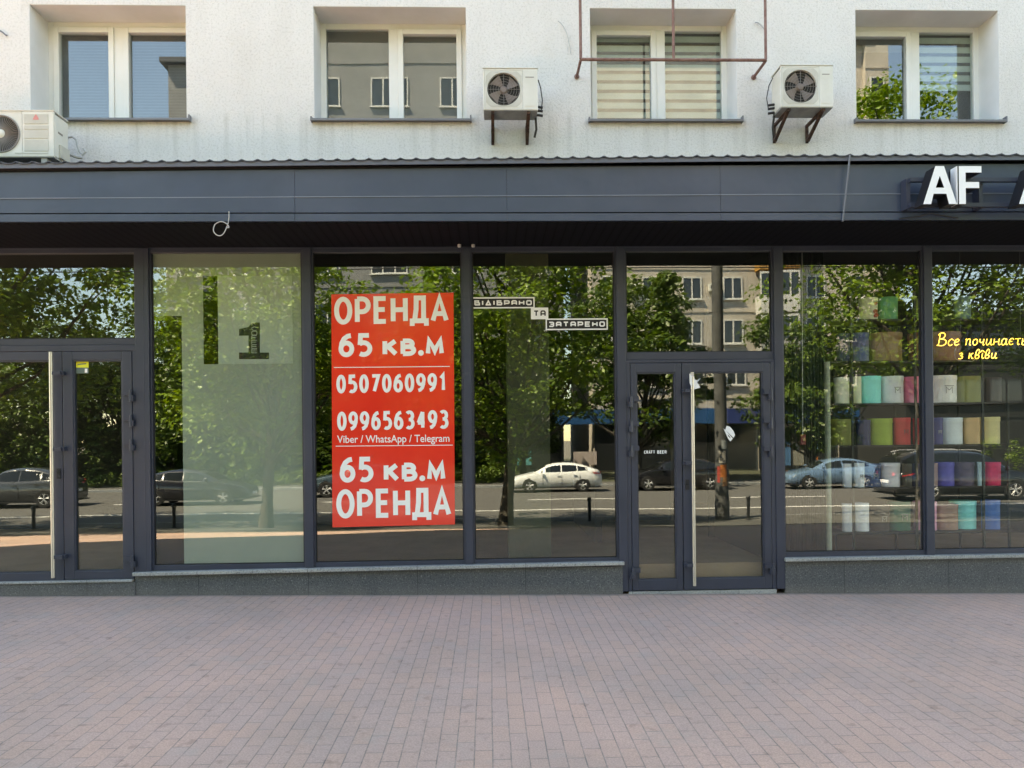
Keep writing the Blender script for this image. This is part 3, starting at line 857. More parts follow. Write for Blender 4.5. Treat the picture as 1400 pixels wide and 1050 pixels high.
# ------------------------------------------------------------------ air conditioners
def ac_unit(px0, px1, py0, py1, yf, depth, label, kind, rust=.9):
    a, b_ = at(px0, py1, yf), at(px1, py0, yf)
    w, h = b_.x - a.x, b_.z - a.z
    cx = (a.x + b_.x) / 2
    o = empty('air_conditioner', (cx, yf + depth, a.z), 0, label, 'air conditioner', 'air conditioners on the upper wall')
    D = depth; F = -D
    body = MB()
    fcx = -w * .125 if kind == 'fan' else -w * .17
    fr = h * .40
    body.box(-w / 2, w / 2, F + .03, 0, .012, h - .02)
    # front sheet with a round opening
    N = 40
    ring, outer = [], []
    for k in range(N):
        t = 2 * PI * k / N
        c_, s_ = math.cos(t), math.sin(t)
        ring.append((fcx + fr * c_, F, h / 2 + fr * s_))
        m_ = max(abs(c_), abs(s_))
        hw = h * .455
        outer.append((fcx + hw * c_ / m_, F, h / 2 + hw * s_ / m_))
    ring2 = [(x, F + .045, z) for x, y, z in ring]
    body.add(ring + outer + ring2, [f for k in range(N) for f in ((k, (k + 1) % N, N + (k + 1) % N, N + k), (k, (k + 1) % N, 2 * N + (k + 1) % N, 2 * N + k))])
    xl, xr, zl, zh = fcx - h * .455, fcx + h * .455, h / 2 - h * .455, h / 2 + h * .455
    body.box(-w / 2, xl, F, F + .03, .0, h); body.box(xr, w / 2, F, F + .03, .0, h)
    body.box(xl, xr, F, F + .03, 0, zl); body.box(xl, xr, F, F + .03, zh, h)
    body.box(-w / 2 - .004, w / 2 + .004, F - .006, .005, h + .0005, h + .014)
    body.build('casing', M['ac'], o, bevel=.006)
    well = MB(); well.lathe([(0, F + .029), (fr, F + .0291)], (fcx, 0, h / 2), 'y', 40); well.build('fan_well', M['fan_well'], o)
    if kind == 'fan':
        pan = MB(); e = .004; hw = h * .43
        pan.add([(x, F - e, z) for x, y, z in ring] + [(fcx + hw * max(-1, min(1, 1.25 * math.cos(2 * PI * k / N))), F - e, h / 2 + hw * max(-1, min(1, 1.25 * math.sin(2 * PI * k / N)))) for k in range(N)],
                [(k, (k + 1) % N, N + (k + 1) % N, N + k) for k in range(N)])
        pan.build('fan_surround', M['ac_panel'], o)
        f_ = MB()
        for k in range(4):
            t0 = k * PI / 2 + .5
            vs = []
            for j in range(6):
                rr = fr * (.2 + .74 * j / 5)
                for u in (-1, 1):
                    t = t0 + u * (.34 + .1 * j / 5) + .25 * j / 5
                    vs.append((fcx + rr * math.cos(t), F + .02 + u * .006, h / 2 + rr * math.sin(t)))
            f_.add(vs, [(2 * j, 2 * j + 1, 2 * j + 3, 2 * j + 2) for j in range(5)])
        f_.lathe([(0, F + .002), (fr * .17, F + .004), (fr * .24, F + .02), (fr * .24, F + .028)], (fcx, 0, h / 2), 'y', 20)
        f_.build('fan', M['fan'], o)
        g = MB()
        for rr in (.32, .48, .64, .80, .94): g.tube([(fcx + fr * rr * math.cos(2 * PI * k / 28), F + .004, h / 2 + fr * rr * math.sin(2 * PI * k / 28)) for k in range(29)], .0013, 4, cap=False)
        for t in (0, PI / 2, PI, 1.5 * PI): g.tube([(fcx + fr * .2 * math.cos(t), F + .002, h / 2 + fr * .2 * math.sin(t)), (fcx + fr * math.cos(t), F + .002, h / 2 + fr * math.sin(t))], .002, 4)
        g.build('grille', M['grille'], o)
        p_ = MB(); px_a, px_b = xr + .02, w / 2 - .03
        p_.box(px_a, px_b, F - .004, F - .0005, h * .09, h * .90); p_.box(px_a + .012, px_b - .012, F - .0055, F - .0042, h * .78, h * .80, 1)
        for k in range(4):
            xx = px_a + (px_b - px_a) * (k + 1) / 5
            p_.box(xx - .0015, xx + .0015, F - .0065, F - .0042, h * .12, h * .74)
        p_.build('service_panel', [M['ac'], M['grille']], o)
    else:
        g = MB()
        for k in range(52):
            t = 2 * PI * k / 52
            g.tube([(fcx + fr * .24 * math.cos(t), F - .006, h / 2 + fr * .24 * math.sin(t)), (fcx + fr * .97 * math.cos(t + .1), F - .002, h / 2 + fr * .97 * math.sin(t + .1))], .0042, 4)
        g.tube([(fcx + fr * 1.0 * math.cos(2 * PI * k / 40), F - .003, h / 2 + fr * 1.0 * math.sin(2 * PI * k / 40)) for k in range(41)], .009, 6, cap=False)
        g.build('grille', M['grille'], o)
        hub = MB(); hub.lathe([(0, F - .016), (fr * .2, F - .014), (fr * .25, F - .006), (fr * .25, F + .01)], (fcx, 0, h / 2), 'y', 24); hub.build('fan_hub', M['ac'], o, smooth=True)
        p_ = MB(); xa, xb = xr + .025, w / 2 - .055
        for z0_, z1_ in ((.60, .68), (.40, .585), (.12, .37)): p_.box(xa, xb, F - .005, F - .0005, h * z0_, h * z1_)
        p_.box(xa, xb, F - .005, F - .0005, h * .72, h * .93); p_.box(xa - .10, xb, F - .004, F - .0006, h * .06, h * .085)
        p_.build('service_panel', M['ac_panel'], o)
        # three small red lozenges of the maker's emblem
        em = MB(); ec = ((xa + xb) / 2, h * .85); s_ = .022
        for t in (90, 210, 330):
            u = (math.cos(R(t)), math.sin(R(t))); v_ = (math.cos(R(t + 60)), math.sin(R(t + 60))); q_ = (math.cos(R(t - 60)), math.sin(R(t - 60)))
            em.add([(ec[0], F - .0065, ec[1]), (ec[0] + s_ * q_[0], F - .0065, ec[1] + s_ * q_[1]), (ec[0] + s_ * 1.0 * u[0] * 1.73, F - .0065, ec[1] + s_ * 1.73 * u[1]), (ec[0] + s_ * v_[0], F - .0065, ec[1] + s_ * v_[1])], [(0, 1, 2, 3)])
        em.build('emblem', flat('faded_red_emblem', (.62, .22, .2)), o)
        sd_ = MB(); sd_.box(w / 2 + .0005, w / 2 + .022, F + .09, -.01, .02, h * .34); 
        hd = MB(); hd.box(w / 2 + .0005, w / 2 + .004, F + .08, F + .16, h * .58, h * .62); hd.build('grip', M['grille'], o)
        sd_.build('valve_cover', M['ac_panel'], o, bevel=.004)
    u_ = MB(); u_.box(-w / 2 + .006, w / 2 - .006, F + .006, -.004, -.006, .0115); u_.build('base_tray', M['ac_under'], o)
    if kind == 'fan':
        back = -(yf + depth)            # local y of the wall face
        for sx in (-.33, .33):
            k = MB(); x = sx * w
            k.box(x - .017, x + .017, F + .02, back - .001, -.03, -.0065)
            k.box(x - .017, x + .017, back - .012, back - .001, -.215, -.031)
            dx = .017
            vs = [(x - dx, F + .06, -.031), (x + dx, F + .06, -.031), (x + dx, F + .10, -.031), (x - dx, F + .10, -.031),
                  (x - dx, back - .035, -.21), (x + dx, back - .035, -.21), (x + dx, back - .0125, -.185), (x - dx, back - .0125, -.185)]
            k.add(vs, [(3, 2, 1, 0), (4, 5, 6, 7), (0, 1, 5, 4), (1, 2, 6, 5), (2, 3, 7, 6), (3, 0, 4, 7)])
            for z in (-.19, -.08): k.lathe([(0, back - .028), (.011, back - .028), (.011, back - .0122)], (x, 0, z), 'y', 6)
            k.build('bracket', M['rust'], o)
    else:
        for sx in (-.36, .36):
            k = MB(); k.box(sx * w - .03, sx * w + .03, F + .02, -.02, -.16, -.0065); k.build('foot', M['ac_under'], o)
    return o
A1 = ac_unit(-34, 73, 152, 214, -.52, .27, 'large cream air conditioner with round wire grille sitting on the metal canopy', 'grille')
A2 = ac_unit(661, 735, 94, 150, -.42, .25, 'small cream air conditioner on rusty brackets beside the window with plain grey panes', 'fan')
A3 = ac_unit(1068, 1139, 90, 146, -.46, .27, 'small cream air conditioner on rusty brackets between the striped-blind windows', 'fan')
for A in (A2, A3):
    # valve stubs and a drooping cable at one side
    w2 = .31
    k = MB()
    sgn = 1 if A is A2 else -1
    k.tube([(sgn * w2, -.10, .40), (sgn * (w2 + .03), -.06, .33), (sgn * (w2 + .05), -.04, .2), (sgn * (w2 + .035), -.05, .07)], .006, 6)
    for z in (.02, .07, .11): k.tube([(sgn * (w2 - .02), -.08, z), (sgn * (w2 + .05), -.08, z - .01)], .014, 6)
    k.tube([(sgn * (w2 - .03), -.06, .03), (sgn * (w2 - .02), -.03, -.12), (sgn * (w2 - .04), -.0, -.2)], .013, 6)
    k.build('pipe', M['cable_b'], A)
p0 = at(88, 190, -.28)
k = MB()
loop = [at(x, y, -.2) - Vector(A1.location) for x, y in ((87, 210), (89, 196), (93, 188), (99, 187), (104, 191), (106, 200), (109, 208), (113, 212), (117, 208), (114, 203))]
k.tube(loop, .011, 7)
k.tube([at(x, y, -.2) - Vector(A1.location) for x, y in ((88, 214), (97, 212), (105, 215), (113, 216))], .016, 7)
k.build('pipe', M['cable_w'], A1)

# ------------------------------------------------------------------ rusty rack in front of the striped window
fy = -.38
ra, rb = at(794, 80.5, fy), at(1047, 83, fy)
zc = (ra.z + rb.z) / 2
ro = empty('balcony_rack', (ra.x, fy, zc), 0, 'rusty brown pipe rack fixed in front of the window with striped blinds', 'rack')
L = rb.x - ra.x
k = MB(); k.tube([(0, 0, 0), (L, 0, 0)], .017, 10); k.build('front_bar', M['rustpaint'], ro)
for x in (0, at(921, 80, fy).x - ra.x, L):
    k = MB(); k.tube([(x, .0, .01), (x, .0, 1.35)], .016, 8); k.build('upright', M['rustpaint'], ro)
for x in (0, L):
    k = MB(); k.tube([(x, .0, -.005), (x, -fy - .004, -.005)], .016, 8); k.lathe([(0, -fy - .012), (.03, -fy - .012), (.03, -fy - .002)], (x, 0, -.005), 'y', 10); k.build('arm', M['rustpaint'], ro)
k = MB(); k.tube([(0, 0, 1.36), (L, 0, 1.36)], .017, 8); k.build('top_bar', M['rustpaint'], ro)
for x in (0, L):
    k = MB(); k.tube([(x, .0, 1.36), (x, -fy - .004, 1.36)], .016, 8); k.build('arm', M['rustpaint'], ro)

# ------------------------------------------------------------------ loose wires
def wire(pts, r, mat, label, Y=-.02):
    k = MB()
    P = [at(x, y, Y if len(q_) < 1 else q_[0]) for x, y, *q_ in pts]
    # smooth through the points
    out = []
    for i in range(len(P) - 1):
        a, b_, c_, d_ = P[max(i - 1, 0)], P[i], P[i + 1], P[min(i + 2, len(P) - 1)]
        for j in range(5):
            t = j / 5
            out.append(.5 * ((2 * b_) + (c_ - a) * t + (2 * a - 5 * b_ + 4 * c_ - d_) * t * t + (3 * b_ - a - 3 * c_ + d_) * t ** 3))
    out.append(P[-1])
    k.tube(out, r, 6)
    o = k.build('cable', mat, smooth=True)
    return tag(o, label, 'cable')
wire([(763, 29), (768, 33), (774, 44), (778, 60), (780, 73)], .005, M['cable_w'], 'thin pale wire hanging from a nail beside the rusty rack')
wire([(1032, 31), (1036, 31), (1041, 35), (1046, 41)], .007, M['cable_w'], 'short bent wire end sticking out beside the striped blind window')
wire([(-6, 41), (2, 43), (8, 48), (10, 48)], .008, M['cable_g'], 'short grey wire end poking from the wall above the large air conditioner')
wire([(1162, 212, -1.02), (1160, 232, -1.02), (1156, 270, -1.0), (1152, 303, -.98)], .0095, M['cable_g'], 'grey cable hanging straight down over the metal canopy edge', -1.02)
wire([(313, 289, -1.0), (313, 297, -1.0), (311, 308, -1.0), (305, 320, -1.0), (298, 322, -1.0), (292, 316, -1.0), (294, 307, -1.0), (302, 303, -1.0), (310, 306, -1.0), (313, 311, -1.0), (309, 311, -1.0)], .0048, M['cable_w'], 'looped white cable dangling from the lower edge of the canopy', -1.0)
wire([(1230, 299, -.985), (1255, 296, -.985), (1272, 292, -.985), (1285, 294, -.985), (1310, 298, -.985)], .008, M['cable_b'], 'thin black cable sagging under the white sign letters', -.985)

# ------------------------------------------------------------------ channel letters
LY = -1.26
lo_ = at(1262, 279, LY); hi_ = at(1262, 227, LY)
sg = empty('letter_sign', (lo_.x, LY, lo_.z), 0, 'white block capital letters with black sides on rails over the canopy', 'sign')
H = hi_.z - lo_.z
def px2x(px): return at(px, 253, LY).x - lo_.x
def channel(outline, hole=None):
    f_ = MB(); s_ = MB()
    n = len(outline)
    if hole:
        bm_ = bmesh.new()
        ov = [bm_.verts.new((x, 0, z)) for x, z in outline]; hv = [bm_.verts.new((x, 0, z)) for x, z in hole]
        es = [bm_.edges.new((ov[i], ov[(i + 1) % n])) for i in range(n)] + [bm_.edges.new((hv[i], hv[(i + 1) % len(hv)])) for i in range(len(hv))]
        bmesh.ops.triangle_fill(bm_, edges=es, use_beauty=True)
        bm_.verts.index_update()
        f_.add([v_.co[:] for v_ in bm_.verts], [[v_.index for v_ in fc.verts] for fc in bm_.faces])
        bm_.free()
    else:
        f_.add([(x, 0, z) for x, z in outline], [tuple(range(n))])
    for pl in [outline] + ([hole] if hole else []):
        m_ = len(pl)
        vs = [(x, .001, z) for x, z in pl] + [(x, .16, z) for x, z in pl]
        s_.add(vs, [(i, (i + 1) % m_, m_ + (i + 1) % m_, m_ + i) for i in range(m_)])
    s_.add([(x, .161, z) for x, z in outline], [tuple(range(n))])
    o = s_.build('letter', M['letter_side'], sg)
    f_.build('letter_face', M['letter_face'], o)
def letterA(xa, xb):
    w = xb - xa; m_ = (xa + xb) / 2; t = w * .235
    channel([(xa, 0), (xa + t, 0), (xa + w * .31, H * .27), (xa + w * .69, H * .27), (xb - t, 0), (xb, 0), (m_ + t * .55, H), (m_ - t * .55, H)],
            [(xa + w * .375, H * .43), (xa + w * .625, H * .43), (m_, H * .74)])
letterA(px2x(1262), px2x(1308))
xa, xb = px2x(1311), px2x(1342); t = (xb - xa) * .30
channel([(xa, 0), (xa + t, 0), (xa + t, H * .42), (xb - t * .35, H * .42), (xb - t * .35, H * .58), (xa + t, H * .58), (xa + t, H * .83), (xb, H * .83), (xb, H), (xa, H)])
letterA(px2x(1393), px2x(1440))
k = MB(); k.box(px2x(1308.4), px2x(1309.3), .002, .1, 0, H); k.build('edge_strip', M['letter_face'], sg)
for z in (H * .12, H * .80):
    k = MB(); k.box(px2x(1258), px2x(1520), .162, .205, z - .02, z + .02); k.build('rail', M['alu'], sg)
for px in (1258, 1360, 1460):
    k = MB(); k.box(px2x(px) - .02, px2x(px) + .02, .206, -LY + FY - .002, H * .05, H * .87); k.build('rail_bracket', M['alu'], sg)

# ------------------------------------------------------------------ red rental poster on the glass
PYp = -.006
def pp(x, y): 
    p = at(x, y, PYp); return p.x, p.z
tl, tr, bl_, br_p = pp(453, 402.5), pp(620, 400), pp(454.5, 721), pp(622, 717)
po = empty('rental_poster', ((tl[0] + tr[0]) / 2, PYp, bl_[1]), 0, 'large red rental poster with white lettering stuck on the shop window', 'poster')
oP = Vector(po.location)
pv = [(tl[0] - oP.x, 0, tl[1] - oP.z), (tr[0] - oP.x, 0, tr[1] - oP.z), (br_p[0] - oP.x, 0, br_p[1] - oP.z), (bl_[0] - oP.x, 0, bl_[1] - oP.z)]
mb = MB(); mb.add(pv + [(x, .003, z) for x, y, z in pv], [(0, 1, 2, 3), (4, 5, 6, 7), (0, 1, 5, 4), (1, 2, 6, 5), (2, 3, 7, 6), (3, 0, 4, 7)]); mb.build('sheet', M['red'], po)
lt = MB()
def line(keys, xa, xb, yb, yt, t, gap=.3):
    a, b_ = pp(xa, yb), pp(xb, yb - (xb - xa) * .018)
    top = pp(xa, yt)
    c0 = MB(); letters(c0, keys, a[0] - oP.x, b_[0] - oP.x, 0, top[1] - a[1], t, -.0015, gap)
    sl = (b_[1] - a[1]) / (b_[0] - a[0])
    c0.v = [(x, y, z + a[1] - oP.z + sl * (x - a[0] + oP.x)) for x, y, z in c0.v]
    lt.add(c0.v, c0.f)
line(['O', 'P', 'E', 'H', 'D', 'A'], 457, 613.5, 444, 406, .055, .20)
line(['6', '5', ' ', 'k', 'Bs', '.', 'm'], 463, 607, 488.5, 456, .053, .22)
line(list('0507060991'), 460, 611, 538, 512.5, .038, .30)
line(list('0996563493'), 461, 613.5, 589, 563, .038, .30)
line(['6', '5', ' ', 'k', 'Bs', '.', 'm'], 464.5, 609, 660, 625, .054, .22)
line(['O', 'P', 'E', 'H', 'D', 'A'], 460, 617, 709, 669, .055, .20)
for (xa, xb, y) in ((456.5, 615, 502.5), (459, 619, 610)):
    a, b_ = pp(xa, y), pp(xb, y - 1.5)
    lt.add([(a[0] - oP.x, -.0014, a[1] - oP.z - .004), (b_[0] - oP.x, -.0014, b_[1] - oP.z - .004), (b_[0] - oP.x, -.0014, b_[1] - oP.z + .004), (a[0] - oP.x, -.0014, a[1] - oP.z + .004)], [(0, 1, 2, 3)])
lt.build('lettering', M['white_ink'], po, fix=False)
a, b_ = pp(461, 605.5), pp(614.5, 603)
font_mesh('Viber / WhatsApp / Telegram', a[0] - oP.x, b_[0] - oP.x, a[1] - oP.z, -.0015, 'small_lettering', M['white_ink'], po, .008)

# ------------------------------------------------------------------ frosted film with the big figure one
FYm = .022
def pf(x, y, Y=FYm):
    p = at(x, y, Y); return p.x, p.z
fo = empty('window_film', (-3.0, FYm, .45), 0, 'sage frosted film shaped as a tall figure one covering the shop window', 'window film')
o0 = Vector(fo.location)
x0f, x1f = -3.79, -2.095
def rect(mb, x0, y0, x1, y1, Y=0):
    a, b_ = pf(x0, y1), pf(x1, y0)
    mb.box(a[0] - o0.x, b_[0] - o0.x, Y, Y + .002, a[1] - o0.z, b_[1] - o0.z)
zl, zh = .40, 3.93
xs1, xs2, xs3 = pf(250, 600)[0], pf(278, 440)[0], pf(298, 440)[0]
zf1, zc0, zc1 = pf(228, 432)[1], pf(288, 498)[1], pf(288, 377.5)[1]
mb = MB()
def fb(x0, x1, z0, z1, mb=None, Y=0): mb.box(x0 - o0.x, x1 - o0.x, Y, Y + .002, z0 - o0.z, z1 - o0.z)
xfl = pf(207.5, 400)[0]
fb(xfl, xs1, zf1, zh, mb); fb(xs1, xs2, zl, zh, mb); fb(xs2, xs3, zc1, zh, mb); fb(xs2, xs3, zl, zc0, mb); fb(xs3, x1f, zl, zh, mb)
mb.build('film', M['film'], fo)
xe = pf(400, 440)[0]
mb = MB(); fb(xs3 + .002, xe, zc0 + .0, zc1, mb, -.004); mb.build('pale_square', M['film2'], fo)
# black figure one with the outlined word set upright in its stem
mb = MB()
def fz(px, py): 
    p = pf(px, py); return (p[0] - o0.x, p[1] - o0.z)
one = [fz(327, 491), fz(368, 491), fz(368, 482), fz(355.5, 482), fz(355.5, 441), fz(345, 441), fz(340, 447), fz(327, 450), fz(327, 459), fz(340, 459), fz(340, 482), fz(327, 482)]
mb.add([(x, -.0055, z) for x, z in one], [(8, 9, 3, 4, 5, 6), (6, 7, 8), (9, 10, 3), (11, 0, 1, 2)])
mb.build('numeral', M['black'], fo, fix=False)
mb = MB()
for i, g in enumerate(['C', 'Oq', 'F', 'F', 'E', 'E']):
    yb = 452 + i * 6.1
    if i == 0: pass
    a, b_ = fz(344.5, yb), fz(351.5, yb - 5)
    for st in G[g if g != 'C' else 'C']:
        ribbon(mb, [(a[0] + p[0] * (b_[0] - a[0]), a[1] + p[1] * (b_[1] - a[1])) for p in st], .0062, -.0065)
mb.build('outlined_word', M['film2'], fo, fix=False)

# ------------------------------------------------------------------ white window lettering on the next bay
WY = -.0042
wo = empty('window_lettering', (at(738, 428, WY).x, WY, at(738, 428, WY).z), 0, 'white and black stepped lettering in three boxes stuck on the shop window', 'lettering')
o1 = Vector(wo.location)
def pw(x, y):
    p = at(x, y, WY); return p.x - o1.x, p.z - o1.z
SQW = {'I': .12, 'Dq': 1.1, 'm': 1.2}
def framed(x0, y0, x1, y1, keys, solid):
    (a, zb_), (b_, zt) = pw(x0, y1), pw(x1, y0 )
    t = .0145
    bg = MB(); bg.box(a, b_, 0, .001, zb_, zt); bg.build('backing', M['white'] if solid else M['black'], wo)
    k = MB()
    if not solid:
        ribbon(k, [(a, zb_), (b_, zb_), (b_, zt), (a, zt), (a, zb_)], t, -.0008)
    hh = (zt - zb_)
    letters(k, keys, a + hh * .22, b_ - hh * .22, zb_ + hh * .24, hh * .52, .0155, -.0012, .38, SQW)
    k.build('lettering', M['black'] if solid else M['white'], wo, fix=False)
framed(645.5, 407, 730, 421, ['Bq', 'I', 'Dq', 'I', 'bq', 'Pq', 'Aq', 'H', 'Oq'], False)
framed(726, 420.5, 749.5, 436.5, ['T', 'Aq'], True)
framed(747, 436, 830, 450.5, ['Zq', 'Aq', 'T', 'Aq', 'Pq', 'E', 'H', 'Oq'], False)

# ------------------------------------------------------------------ door stickers and papers
DY = -.0135
cbp = at(896, 618, DY)
cb_o = empty('door_lettering', (cbp.x, DY, cbp.z), 0, 'small bold white two-word beer lettering on the narrow door glass', 'lettering')
k = MB(); a, b_ = at(880.5, 620.5, DY), at(911.5, 615.5, DY)
hh = b_.z - a.z
mid = a.x + (b_.x - a.x) * .53
letters(k, list('CRAFT'), a.x - cbp.x, mid - cbp.x - .012, a.z - cbp.z, hh, .0085, -.0006, .24)
letters(k, list('BEER'), mid - cbp.x + .012, b_.x - cbp.x, a.z - cbp.z, hh, .0085, -.0006, .24)
k.build('lettering', M['white'], cb_o, fix=False)
def sticker(name, px, py, pts, mat, label, cat, Y=DY):
    c_ = at(px, py, Y)
    o = empty(name, c_, 0, label, cat)
    for nm, pl, m_, dy in pts:
        k = MB(); pl2 = [at(x, y, Y) - c_ for x, y in pl]
        k.add([(p.x, dy, p.z) for p in pl2] + [(p.x, dy + .0006, p.z) for p in pl2], [tuple(range(len(pl2))), tuple(range(2 * len(pl2) - 1, len(pl2) - 1, -1))] + [(i, (i + 1) % len(pl2), (i + 1) % len(pl2) + len(pl2), i + len(pl2)) for i in range(len(pl2))])
        k.build(nm, m_, o)
    return o
sticker('door_sticker', 997, 594, [('upper_half', [(991.5, 588), (993.5, 582), (998, 583.5), (1003, 589.5), (1005, 595), (1003, 598.5)], M['white'], 0),
                                   ('lower_half', [(989, 585.5), (991, 587.5), (1002, 599.5), (998.5, 603.5), (995.5, 600)], M['white'], -.001),
                                   ('print', [(994.5, 593.5), (997.5, 596.5), (999, 599.5), (996, 597)], M['black'], -.0016)], None, 'tilted white sticker with a dark stripe on the wider door glass', 'sticker')
M['yellow'] = flat('yellow_print', (0.70, 0.72, 0.05), 0.6)
M['greytext'] = flat('grey_print', (0.10, 0.15, 0.13), 0.6)
sticker('warning_sticker', 112, 502, [('yellow_half', [(104, 494.5), (121, 494.5), (121, 502.5), (104, 502.5)], M['yellow'], 0), ('grey_half', [(104, 502.6), (121, 502.6), (121, 510.5), (104, 510.5)], M['greytext'], 0),
                                      ('white_mark', [(116, 504), (119.5, 504), (119.5, 509.5), (116, 509.5)], M['white'], -.001), ('print', [(106, 497.5), (118, 496.5), (118, 498), (106, 499)], M['greytext'], -.001)], None, 'small yellow and grey sticker in the upper corner of a door glass', 'sticker')
M['paper'] = flat('white_paper', (0.78, 0.79, 0.80), 0.8)
c_ = at(948, 521, -.15)
pp_o = empty('paper_flyer', c_, 0, 'crumpled white paper tucked behind the top of the long door handle', 'paper')
k = MB()
pts = [((942.5, 511), -.16), ((948, 509.5), -.17), ((950, 519), -.12), ((957.5, 530), -.1), ((947, 533), -.13), ((943, 524), -.16), ((954, 519.5), -.11), ((958, 517), -.14), ((953, 523), -.11)]
vv = [at(p[0], p[1], y) - c_ for p, y in pts]
k.add(vv, [(0, 1, 2, 5), (5, 2, 8, 4), (8, 3, 4), (2, 6, 8), (6, 7, 8)])
po_ = k.build('sheet', M['paper'], pp_o)
sm_ = po_.modifiers.new('thick', 'SOLIDIFY'); sm_.thickness = .0015

# ------------------------------------------------------------------ neon slogan
NY = .16
c_ = at(1281, 480, NY)
ne = empty('neon_sign', c_, 0, 'yellow neon handwriting sign hanging inside the shop window', 'neon sign')
def catmull(P, n=6):
    P = [Vector((p[0], 0, p[1])) for p in P]
    out = []
    for i in range(len(P) - 1):
        a, b_, c2, d_ = P[max(i - 1, 0)], P[i], P[i + 1], P[min(i + 2, len(P) - 1)]
        for j in range(n):
            t = j / n
            out.append(.5 * ((2 * b_) + (c2 - a) * t + (2 * a - 5 * b_ + 4 * c2 - d_) * t * t + (3 * b_ - a - 3 * c2 + d_) * t ** 3))
    out.append(P[-1])
    return out
NG = {
 'V': (1.0, [[(.12, 0), (.14, .5), (.16, 1.0)], [(.0, .84), (.12, 1.0), (.45, 1.02), (.62, .86), (.5, .62), (.2, .53)], [(.2, .53), (.55, .5), (.78, .32), (.68, .08), (.35, -.02), (-.06, .03)]]),
 's': (.55, [[(.48, .42), (.3, .52), (.08, .38), (.04, .16), (.2, -.01), (.42, .08)]]),
 'o': (.6, [[(.3, .5), (.08, .4), (.05, .15), (.22, 0), (.42, .12), (.44, .36), (.3, .5)]]),
 'e': (.6, [[(.05, .22), (.34, .3), (.42, .42), (.3, .52), (.1, .4), (.05, .18), (.2, 0), (.48, .1)]]),
 'ee': (.6, [[(.44, .42), (.28, .52), (.08, .4), (.04, .18), (.18, 0), (.42, .06)], [(.06, .27), (.34, .27)]]),
 'n_': (.72, [[(.02, .44), (.1, .5), (.12, .3), (.1, 0)], [(.12, .3), (.26, .48), (.46, .5), (.5, .3), (.48, .06), (.6, .02)]]),
 'ch': (.66, [[(.06, .5), (.06, .3), (.16, .2), (.34, .24), (.44, .34)], [(.46, .5), (.44, .2), (.46, 0), (.56, .04)]]),
 'i': (.72, [[(.06, .5), (.05, .15), (.14, 0), (.3, .08), (.42, .3), (.45, .5)], [(.45, .5), (.44, .12), (.52, 0), (.64, .06)]]),
 'h': (.74, [[(.06, .5), (.07, .2), (.06, 0)], [(.07, .24), (.46, .28)], [(.48, .5), (.46, .14), (.54, 0), (.66, .06)]]),
 'a': (.68, [[(.44, .4), (.28, .52), (.08, .38), (.06, .12), (.2, -.01), (.38, .1), (.46, .36)], [(.47, .5), (.44, .14), (.52, 0), (.62, .06)]]),
 't': (.62, [[(.0, .48), (.5, .5)], [(.26, .49), (.24, .15), (.3, 0), (.42, .04)]]),
 'soft': (.58, [[(.1, .5), (.1, .2), (.1, .02), (.3, -.01), (.44, .12), (.36, .27), (.12, .27)]]),
 'ya': (.62, [[(.5, .5), (.48, 0)], [(.5, .5), (.22, .5), (.12, .38), (.24, .26), (.48, .26)], [(.3, .26), (.06, 0)]]),
 'z': (.5, [[(.06, .44), (.24, .53), (.36, .42), (.18, .28)], [(.18, .28), (.38, .2), (.3, .02), (.02, .0)]]),
 'k': (.62, [[(.08, .52), (.08, 0)], [(.46, .52), (.1, .24), (.28, .28), (.42, .02), (.54, .04)]]),
 'v': (.62, [[(.1, .26), (.36, .42), (.42, .7), (.26, .86), (.12, .64), (.08, .26), (.14, .02), (.36, .02), (.44, .2), (.3, .34), (.12, .28)]]),
 'ii': (.36, [[(.1, .5), (.1, .14), (.18, 0), (.3, .06)], [(-.1, .58), (.1, .74), (.32, .58)]]),
 ' ': (.42, []),
}
tb = MB()
def neon(keys, x0, x1, yb, hpx, yt_slope=0):
    a, b_ = at(x0, yb, NY) - c_, at(x1, yb - (x1 - x0) * .012, NY) - c_
    h = hpx / FPX * (NY - CAM.y)
    tot = sum(NG[k_][0] for k_ in keys)
    s_ = (b_.x - a.x) / tot
    x = a.x; i = 0
    for k_ in keys:
        w, sts = NG[k_]
        for st in sts:
            pts = catmull([(x + p[0] * s_ + p[1] * h * .16, a.z + (b_.z - a.z) * (x - a.x) / (b_.x - a.x) + p[1] * h) for p in st], 6)
            tb.tube([(p.x, -.004 * (i % 3), p.z) for p in pts], .0046, 6); i += 1
        x += w * s_
neon(['V', 's', 'e', ' ', 'n_', 'o', 'ch', 'i', 'h', 'a', 'ee', 't', 'soft', 's', 'ya'], 1281, 1421, 472.5, 17)
neon(['z', ' ', 'k', 'v', 'ii', 'v', 'i'], 1310, 1364, 490.5, 15)
tb.build('neon_tube', M['neon'], ne, smooth=True)
k = MB()
for px in (1314, 1396):
    t_ = at(px, 456, NY) - c_; k.tube([(t_.x, .01, t_.z), (t_.x, .01, 3.99 - c_.z)], .002, 4)
k.build('hanging_wire', M['cable_g'], ne)
k = MB(); pts = [at(x, y, NY) - c_ for x, y in ((1310, 470), (1306, 480), (1307, 490), (1312, 493), (1330, 494), (1335, 490))]
k.tube([(p.x, .012, p.z) for p in pts], .003, 5); k.build('lead', M['cable_w'], ne)

